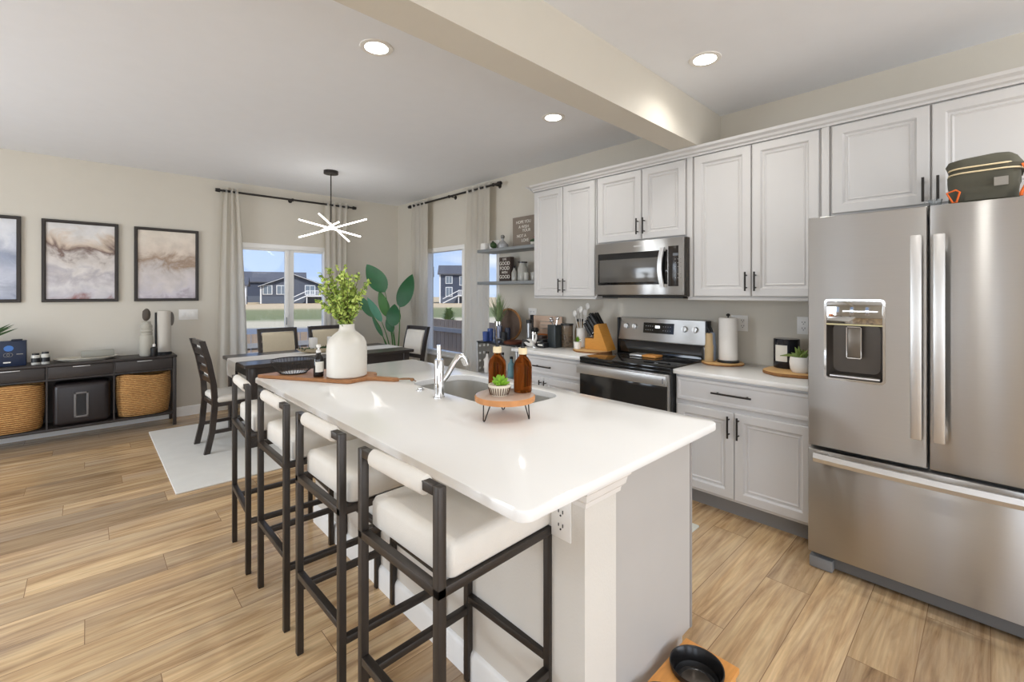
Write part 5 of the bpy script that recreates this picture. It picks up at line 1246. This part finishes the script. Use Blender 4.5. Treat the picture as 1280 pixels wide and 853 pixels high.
MB().lathe([(0, 0), (.040, 0), (.042, .05), (.030, .070), (0, .072)], (3.34, 3.86, zs), 24).build('jar_body', white_m, wj); MB().sphere((3.34, 3.86, zs+.084), .014).build('knob', plast_m, wj)
tag(MB().box(3.28, 3.36, 3.925, 4.01, zs, zs+.075, .004).build('white_box', white_m, loc=(3.32, 3.96, zs)), 'small white cube at the left end of the upper shelf', 'box')
zs = 1.525
s2 = thing('word_block', 'dark brown block sign with stacked white words on the lower shelf', 'sign', (3.37, 3.68, zs))
MB().box(3.35, 3.41, 3.585, 3.765, zs, 1.793, .002).build('sign_block', signd_m, s2)
for s, zz, sz in (('LIVE', 1.768, .034), ('GOOD', 1.722, .055), ('FOOD', 1.668, .055), ('WITH', 1.622, .036), ('GOOD', 1.574, .055)):
    text('lettering', s, sz, (3.3490, 3.675, zz), FACE_W, text_m, s2)
jr = thing('glass_jar', 'wire-top clear glass jar on the lower shelf', 'jar', (3.38, 3.42, zs))
frg = mat('pale_glass', (214, 212, 204), .12, trans=.45)
MB().lathe([(0, 0), (.052, 0), (.056, .01), (.056, .13), (.042, .165), (.042, .19), (0, .19)], (3.38, 3.42, zs), 28).build('jar_body', frg, jr)
MB().lathe([(0, .19), (.050, .19), (.050, .205), (0, .208)], (3.38, 3.42, zs), 24).build('jar_lid', bottle_dk_m, jr)
bo = thing('glass_bottle', 'slim clear bottle with dark stopper beside the word block', 'bottle', (3.34, 3.51, zs))
MB().lathe([(0, 0), (.028, 0), (.030, .01), (.030, .09), (.012, .125), (.011, .14), (0, .14)], (3.34, 3.51, zs), 20).build('bottle_body', frg, bo); MB().sphere((3.34, 3.51, zs+.15), .014).build('stopper', plast_m, bo)
for i, (x, y) in enumerate(((3.33, 3.315), (3.39, 3.24), (3.32, 3.20))):
    r = tag(MB().lathe([(0, 0), (.028, 0), (.033, .085), (.031, .085), (.026, .006), (0, .006)], (x, y, zs), 20).build('drinking_glass', frg, loc=(x, y, zs)), ('clear tumbler on the lower shelf nearest the glass jar', 'clear tumbler on the lower shelf behind the other two', 'clear tumbler on the lower shelf nearest the wall cabinet')[i], 'glass', 'tumblers on the lower shelf')

# ---------------------------------------------------------------- items on the left countertop
z = ZK+.001
sl_ = thing('wood_slab', 'round bark-edged wood slab under the knife block', 'slab', (3.24, 2.37, z))
def slabm(c, r, h, r_): 
    L = []; ph_ = random.uniform(0, 6)
    for zz, k in ((0, .97), (.004, 1), (h-.004, 1.0)): L.append([(c[0]+r*k*(1+.03*math.sin(3*a+ph_)+.02*math.sin(7*a))*math.cos(a), c[1]+r*k*(1+.03*math.sin(3*a+ph_)+.02*math.sin(7*a))*math.sin(a), c[2]+zz) for a in [2*PI*i/48 for i in range(48)]])
    MB().loops(L, True, False).build('bark_edge', bark_m, r_, ang=60)
    t1 = [(x, y, c[2]+h-.004) for x, y, _ in L[-1]]; t2 = [((x-c[0])*.97+c[0], (y-c[1])*.97+c[1], c[2]+h) for x, y, _ in L[-1]]
    MB().loops([t1, t2], False, True).build('slab_top', slab_m, r_, ang=60)
slabm((3.24, 2.40, z), .170, .018, sl_)
z2 = z+.019
kb = thing('knife_block', 'honey wood knife block holding black-handled knives', 'knife block', (3.26, 2.36, z2))
pr = [(2.470, 0), (2.245, 0), (2.245, .05), (2.345, .285), (2.385, .255), (2.440, .085)]   # side outline: y, height
MB().loops([[(x, y, z2+h_) for y, h_ in [(2.460, 0), (2.225, 0), (2.325, .225), (2.362, .210), (2.366, .095), (2.460, .095)]] for x in (3.205, 3.335)]).build('block', honey_m, kb, ang=20)
for i in range(4):
    for j in range(4):
        b = Vector((3.218+i*.033, 2.345+j*.020+.005*(i % 2), z2+.214-j*.030)); d = Vector((-.05+.03*i, .55, .80)).normalized()
        kn = MB(); kn.bar(b-d*.01, b+d*.12, .018, .026, bev=.004); kn.build('knife_handle', plast_m, kb)
        MB().bar(b-d*.012, b+d*.004, .014, .020).build('bolster', steel2_m, bpy.data.objects[-1] if False else kb)
up = thing('utensil_crock', 'white crock of spatulas beside the knife block', 'crock', (3.30, 2.545, z2-.019))
MB().lathe([(0, 0), (.048, 0), (.050, .004), (.050, .185), (.045, .185), (.044, .01), (0, .01)], (3.34, 2.60, z), 28).build('crock', white_m, up)
for i, (dx, dy, hh) in enumerate(((-.02, -.01, .33), (.015, .03, .31), (.0, -.03, .36), (.02, .0, .30), (-.01, .03, .29))):
    b = Vector((3.34, 2.60, z+.03)); t_ = b+Vector((dx*2.2, dy*2.2, hh)); m = MB().tube([b, t_], [.005, .004], 8)
    m.sphere(t_, .026, (.3, .85, 1.2)); m.build('utensil', white_m, up)
for ci in range(0): pass
s5 = thing('potted_herb', 'tiny green plant in a white pot in front of the knife block', 'plant', (3.17, 2.515, z2))
MB().lathe([(0, 0), (.030, 0), (.034, .06), (.030, .06), (0, .055)], (3.155, 2.505, z2), 24).build('pot', white_m, s5)
m = MB()
for i in range(30):
    a = random.uniform(0, 2*PI); e_ = random.uniform(.3, 1.5); b = Vector((3.155, 2.505, z2+.058)); s = random.uniform(.035, .06)
    m.leaf(b, b+Vector((math.cos(a)*math.cos(e_), math.sin(a)*math.cos(e_), math.sin(e_)))*s, .014, n=4)
m.build('foliage', leaf_m, s5)
ca = thing('pasta_canister', 'clear glass canister of dry food with a black lid', 'canister', (3.30, 2.745, z))
MB().lathe([(0, 0), (.055, 0), (.057, .004), (.057, .205), (0, .205)], (3.30, 2.745, z), 32).build('glass_jar', mat('smoky_glass', (150, 132, 112), .08, trans=.6), ca)
MB().lathe([(0, .205), (.060, .205), (.060, .222), (0, .224)], (3.30, 2.745, z), 32).build('jar_lid', plast_m, ca)
m = MB(); random.seed(2)
for i in range(26): m.sphere((3.30+random.uniform(-.03, .03), 2.745+random.uniform(-.03, .03), z+.02+random.uniform(0, .09)), .014, (1, .6, 1))
o = m.build('dry_food', mat('dry_food', (216, 160, 90), .7, var=.3, vscale=40), ca)
ut = thing('utensil_holder', 'black holder filled with steel ladles and whisks', 'utensil holder', (3.19, 2.805, z))
MB().box(3.145, 3.235, 2.755, 2.855, z, z+.215, .006).build('holder', mat('slate_black', (40, 46, 48), .35), ut)
for i in range(6):
    b = Vector((3.17+.012*i, 2.78+.010*i, z+.21)); t_ = b+Vector((random.uniform(-.02, .02), random.uniform(-.03, .05), random.uniform(.03, .075)))
    MB().tube([b-Vector((0, 0, .05)), t_], .004, 6).build('ladle', chrome_m, ut)
    MB().sphere(t_, .020, (1, 1, .7)).build('ladle_bowl', chrome_m, ut)
gl = thing('glass_pitcher', 'amber-tinted glass pitcher with black lid between canister and crock', 'pitcher', (3.38, 2.68, z))
MB().lathe([(0, 0), (.045, 0), (.048, .15), (.035, .20), (.030, .24), (0, .24)], (3.41, 2.68, z), 24).build('pitcher_body', mat('tan_glass', (196, 170, 134), .1, trans=.4), gl); MB().lathe([(0, .24), (.032, .24), (.034, .262), (0, .27)], (3.41, 2.68, z), 20).build('pitcher_lid', plast_m, gl)
pt = thing('coffee_sign', 'small framed picture with an orange lower band standing on the left counter', 'picture', (3.42, 3.12, z))
MB().box(3.44, 3.452, 2.93, 3.32, z+.02, 1.160, .002).build('print', mat('print_tan', (206, 178, 156), .6), pt); MB().box(3.436, 3.4405, 2.94, 3.30, z+.04, .975, .001).build('orange_band', mat('print_orange', (206, 122, 60), .6), pt)
MB().box(3.425, 3.455, 3.32, 3.355, z, 1.165, .003).build('dark_edge', plast_m, pt)
for i in range(3): MB().box(3.4365, 3.4405, 2.99+.01*i, 3.22, 1.10-.035*i, 1.105-.035*i).build('print_line', greyt_m, pt)
fp = thing('french_press', 'black and steel french press coffee maker on the left counter', 'coffee maker', (3.32, 3.13, z))
MB().lathe([(0, 0), (.045, 0), (.045, .12), (0, .12)], (3.30, 3.165, z), 24).build('press_body', chrome_m, fp); MB().lathe([(0, .12), (.040, .12), (.044, .14), (.030, .16), (0, .162)], (3.30, 3.165, z), 24).build('press_lid', plast_m, fp)
gr = thing('coffee_grinder', 'tall slim glass mill with black cap on the left counter', 'grinder', (3.32, 3.265, z))
MB().lathe([(0, 0), (.026, 0), (.026, .20), (0, .20)], (3.32, 3.265, z), 24).build('mill_body', mat('mill_glass', (168, 170, 174), .1, .6), gr); MB().lathe([(0, .20), (.030, .20), (.030, .235), (0, .235)], (3.32, 3.265, z), 24).build('mill_cap', plast_m, gr)
for i, (x, y, c, lb) in enumerate(((3.12, 2.885, plast_m, 'small black box with white label nearest the counter edge'), (3.18, 2.955, plast_m, 'small black box with white label behind the nearest one'), (3.24, 3.02, mat('dark_brown_tin', (56, 40, 34), .5), 'dark brown tin with white label by the picture'))):
    r = thing('tea_tin', lb, 'tin', (x, y, z), 0, 'small tins on the left counter'); MB().box(x-.04, x+.04, y-.045, y+.045, z, z+.045+.025*i, .004).build('tin_body', c, r); MB().box(x-.0415, x-.0395, y-.03, y+.03, z+.018+.012*i, z+.032+.012*i).build('tin_label', label_m, r)
sw_ = thing('sculpture', 'white stone bird figure on the left counter edge', 'figure', (3.05, 3.03, z))
MB().tube([(3.10, 2.995, z+.012), (3.07, 3.00, z+.035), (3.04, 3.005, z+.045), (3.0, 3.02, z+.060)], [.022, .038, .034, .012], 12).build('bird_body', white_m, sw_)
MB().tube([(3.10, 2.985, z+.04), (3.12, 2.975, z+.075), (3.12, 2.975, z+.11), (3.10, 2.98, z+.125), (3.085, 2.985, z+.118)], [.018, .010, .008, .011, .004], 10).build('bird_neck', white_m, sw_)
bk = thing('espresso_machine', 'small dark electric kettle at the left end of the counter', 'kettle', (3.38, 3.30, z))

# the kettle stands on the cart (see below); body built here
MB().lathe([(0, 0), (.07, 0), (.078, .02), (.070, .10), (.050, .14), (0, .15)], (3.40, 3.43, z), 28).build('kettle_body', mat('kettle_dark', (58, 56, 50), .35), bk)
MB().tube([(3.36, 3.37, z+.12), (3.345, 3.335, z+.12), (3.35, 3.325, z+.07), (3.37, 3.35, z+.03)], .007, 8).build('kettle_handle', plast_m, bk)
bk.location = (0, 0, 0)
for c_ in bk.children: c_.location = (0, 0, 0)

# cart with perforated end panels
ct = thing('utility_cart', 'narrow metal cart with perforated side panel between counter and curtain', 'cart', (3.2, 3.45, 0))
cx0, cx1, cy0, cy1 = 3.02, 3.34, 3.14, 3.76
for x in (cx0, cx1-.02):
    for y in (cy0, cy1-.02): MB().box(x, x+.02, y, y+.02, .02, .885, .002).build('post', steel2_m, ct)
for zz in (.20, .54, .872):
    MB().box(cx0, cx1, cy0, cy1, zz, zz+.014, .002).build('shelf', plast_m if zz > .8 else steel2_m, ct)
m = MB(); hx = [cx0+.02+(cx1-cx0-.04)*i/5 for i in range(6)]
for i in range(5):
    for k in range(8):
        c_ = ((hx[i]+hx[i+1])/2, .24+.079*k+.0395); r_ = .016
        sq = [(hx[i], .24+.079*k), (hx[i+1], .24+.079*k), (hx[i+1], .24+.079*(k+1)), (hx[i], .24+.079*(k+1))]
        circ = [(c_[0]+r_*math.cos(a), c_[1]+r_*math.sin(a)) for a in [PI*1.25+PI/2*j for j in range(4)] for _ in (0,)]
        m.loops([[(x, cy1-.004, zz) for x, zz in sq], [(x, cy1-.004, zz) for x, zz in circ]], False, False)
bmesh.ops.remove_doubles(m.bm, verts=m.bm.verts, dist=1e-5)
m.build('perforated_panel', steel2_m, ct, smooth=False)
for x, y in ((cx0+.01, cy0+.01), (cx1-.01, cy0+.01), (cx0+.01, cy1-.01), (cx1-.01, cy1-.01)): MB().cyl((x-.01, y, .012), (x+.01, y, .012), .012, n=14).build('caster', plast_m, ct)
zc_ = .887
ws = thing('round_board', 'round wood slice with bark edge leaning against the wall on the cart', 'board', (3.31, 3.6, zc_))
m = MB().loops([[(xx, 3.585+.185*math.cos(a), 1.055+.166*math.sin(a)) for a in [2*PI*i/40 for i in range(40)]] for xx in (3.322, 3.338)]); m.build('board_disc', mat('dark_slice', (96, 78, 66), .7, var=.3, vscale=14), ws)
MB().tube([(3.33, 3.585+.185*math.cos(a), 1.055+.166*math.sin(a)) for a in [2*PI*i/40 for i in range(40)]], .012, 8, closed=True).build('bark_rim', bark_m, ws)
ug = thing('metal_planter', 'tall polished metal vase holding grass blades on the cart', 'vase', (3.16, 3.56, zc_))
MB().lathe([(0, 0), (.042, 0), (.045, .01), (.045, .21), (.041, .21), (.04, .02), (0, .02)], (3.17, 3.57, zc_), 28).build('vase_body', chrome_m, ug)
gb = thing('grass_plant', 'tuft of tall green grass blades in the metal vase', 'plant', (3.17, 3.57, zc_+.2)); m = MB(); random.seed(21)
for i in range(110):
    a = random.uniform(0, 2*PI); r_ = min(.13, abs(random.gauss(0, .085))); hh = random.uniform(.16, .36)*(1-r_*1.5)
    m.leaf((3.17+.02*math.cos(a), 3.57+.02*math.sin(a), zc_+.19), (3.17+r_*math.cos(a), 3.57+r_*math.sin(a)*1.4, zc_+.19+hh), .007, bend=.06, n=5)
m.build('grass_blades', grassy_m, gb)
for i, (x, y, h_, mt, lb) in enumerate(((3.08, 3.68, .10, blueg_m, 'blue patterned tumbler at the left of the cart top'), (3.14, 3.67, .13, blueg_m, 'blue patterned glass behind the left tumbler on the cart'), (3.10, 3.48, .17, mat('steel_flask', (120, 124, 140), .25, .8), 'dark blue metal flask right of the metal vase on the cart'), (3.16, 3.42, .15, mat('black_flask', (40, 44, 60), .3), 'black flask right of the metal vase on the cart'), (3.09, 3.40, .11, plast_m, 'short black cup at the right of the cart top'))):
    m = MB().lathe([(0, 0), (.028, 0), (.031, h_), (.027, h_), (.025, .01), (0, .01)], (x, y, zc_), 20); tag(m.build('tumbler', mt, loc=(x, y, zc_)), lb, 'cup', 'cups on the cart')
tag(MB().lathe([(0, 0), (.10, 0), (.11, .028), (.10, .03), (0, .010)], (3.13, 3.30, zc_), 28).build('copper_tray', mat('copper_dark', (116, 70, 54), .35, .4), loc=(3.13, 3.30, zc_)), 'round dark copper tray on the cart beside the counter', 'tray')
for i, (x, y, h_, mt) in enumerate(((3.09, 3.66, .20, white_m), (3.10, 3.54, .17, mat('berry_bottle', (140, 70, 80), .4)), (3.09, 3.42, .21, mat('grey_bottle', (176, 180, 186), .3)), (3.10, 3.30, .18, mat('teal_bottle', (120, 160, 170), .3)))):
    r = thing('supply_bottle', ('white bottle on the middle cart shelf, nearest the perforated panel', 'berry red bottle on the middle cart shelf', 'grey bottle on the middle cart shelf', 'teal bottle on the middle cart shelf, nearest the counter')[i], 'bottle', (x, y, .555), 0, 'bottles on the middle cart shelf')
    MB().lathe([(0, 0), (.034, 0), (.036, .005), (.036, h_*.7), (.014, h_*.85), (.014, h_), (0, h_)], (x, y, .555), 20).build('bottle_body', mt, r); MB().lathe([(0, h_), (.016, h_), (.016, h_+.022), (0, h_+.022)], (x, y, .555), 14).build('bottle_cap', plast_m, r)

# ---------------------------------------------------------------- items on the right countertop
s1 = thing('wood_slab', 'pale oval wood board under the paper towel roll', 'slab', (3.33, 1.34, z)); slabm((3.34, 1.330, z), .140, .016, s1)
z3 = z+.017
pt_ = thing('paper_towel_holder', 'standing roll of white paper towels between range and fridge', 'paper towels', (3.345, 1.290, z3))
MB().lathe([(0, 0), (.072, 0), (.072, .012), (0, .014)], (3.345, 1.290, z3), 32).build('holder_base', plast_m, pt_)
MB().lathe([(.012, .016), (.060, .016), (.062, .022), (.062, .312), (.058, .318), (.012, .318)], (3.345, 1.290, z3), 40).build('towel_roll', paper_m, pt_)
m = MB().cyl((3.345, 1.290, z3), (3.345, 1.290, z3+.325), .006, n=10); m.sphere((3.345, 1.290, z3+.337), .014, (1, 1, .8)); m.build('holder_rod', black_m, pt_)
for x, y, c, lb in ((3.27, 1.395, mat('kraft_bottle', (190, 164, 124), .5), 'tan stoneware oil bottle with black pourer beside the range'), (3.35, 1.408, mat('grey_oil', (150, 160, 176), .2), 'pale glass oil bottle with black pourer behind the tan one')):
    r = thing('oil_bottle', lb, 'bottle', (x, y, z3), 0, 'oil bottles on the wood board'); MB().lathe([(0, 0), (.028, 0), (.030, .004), (.030, .115), (.026, .13), (.024, .19), (.020, .205), (0, .205)], (x, y, z3), 24).build('bottle_body', c, r)
    MB().tube([(x, y, z3+.20), (x, y, z3+.225), (x-.006, y+.008, z3+.25)], [.010, .006, .004], 8).build('pourer', plast_m, r)
s3 = thing('wood_slab', 'bark-edged wood tray at the right end of the counter against the fridge', 'slab', (3.25, .85, z)); slabm((3.25, .850, z), .172, .024, s3)
z4 = z+.025
cn = thing('coffee_canister', 'wide black canister with white label on the bark-edged tray', 'canister', (3.34, .925, z4))
MB().lathe([(0, 0), (.073, 0), (.075, .004), (.075, .185), (.072, .189), (0, .190)], (3.33, .915, z4), 40).build('canister_body', mat('canister_black', (26, 26, 32), .12), cn)
MB().lathe([(.0757, .045), (.0757, .150)], (3.33, .915, z4), 16, a0=PI*.78, a1=PI*1.10).build('canister_label', label_m, cn)
pp = thing('potted_succulent', 'trailing green succulent in a round white pot beside the black canister', 'plant', (3.19, .820, z4))
MB().lathe([(0, 0), (.045, 0), (.056, .02), (.060, .06), (.056, .095), (.050, .095), (.048, .08), (0, .08)], (3.19, .800, z4), 32).build('pot', white_m, pp)
m = MB(); random.seed(8)
for i in range(12):
    a = random.uniform(0, 2*PI); e_ = random.uniform(.5, 1.45); b = Vector((3.19, .80, z4+.085)); d = Vector((math.cos(a)*math.cos(e_), math.sin(a)*math.cos(e_), math.sin(e_))); s = random.uniform(.05, .09)
    m.tube([b, b+d*s*.5, b+d*s], [.011, .014, .002], 7)
b = Vector((3.19, .82, z4+.09)); m.tube([b, b+Vector((-.02, .04, .012)), b+Vector((-.03, .085, .004))], [.010, .009, .002], 7)
m.build('succulent_leaves', mat('olive_leaf', (112, 132, 66), .5, var=.25, vscale=30), pp)
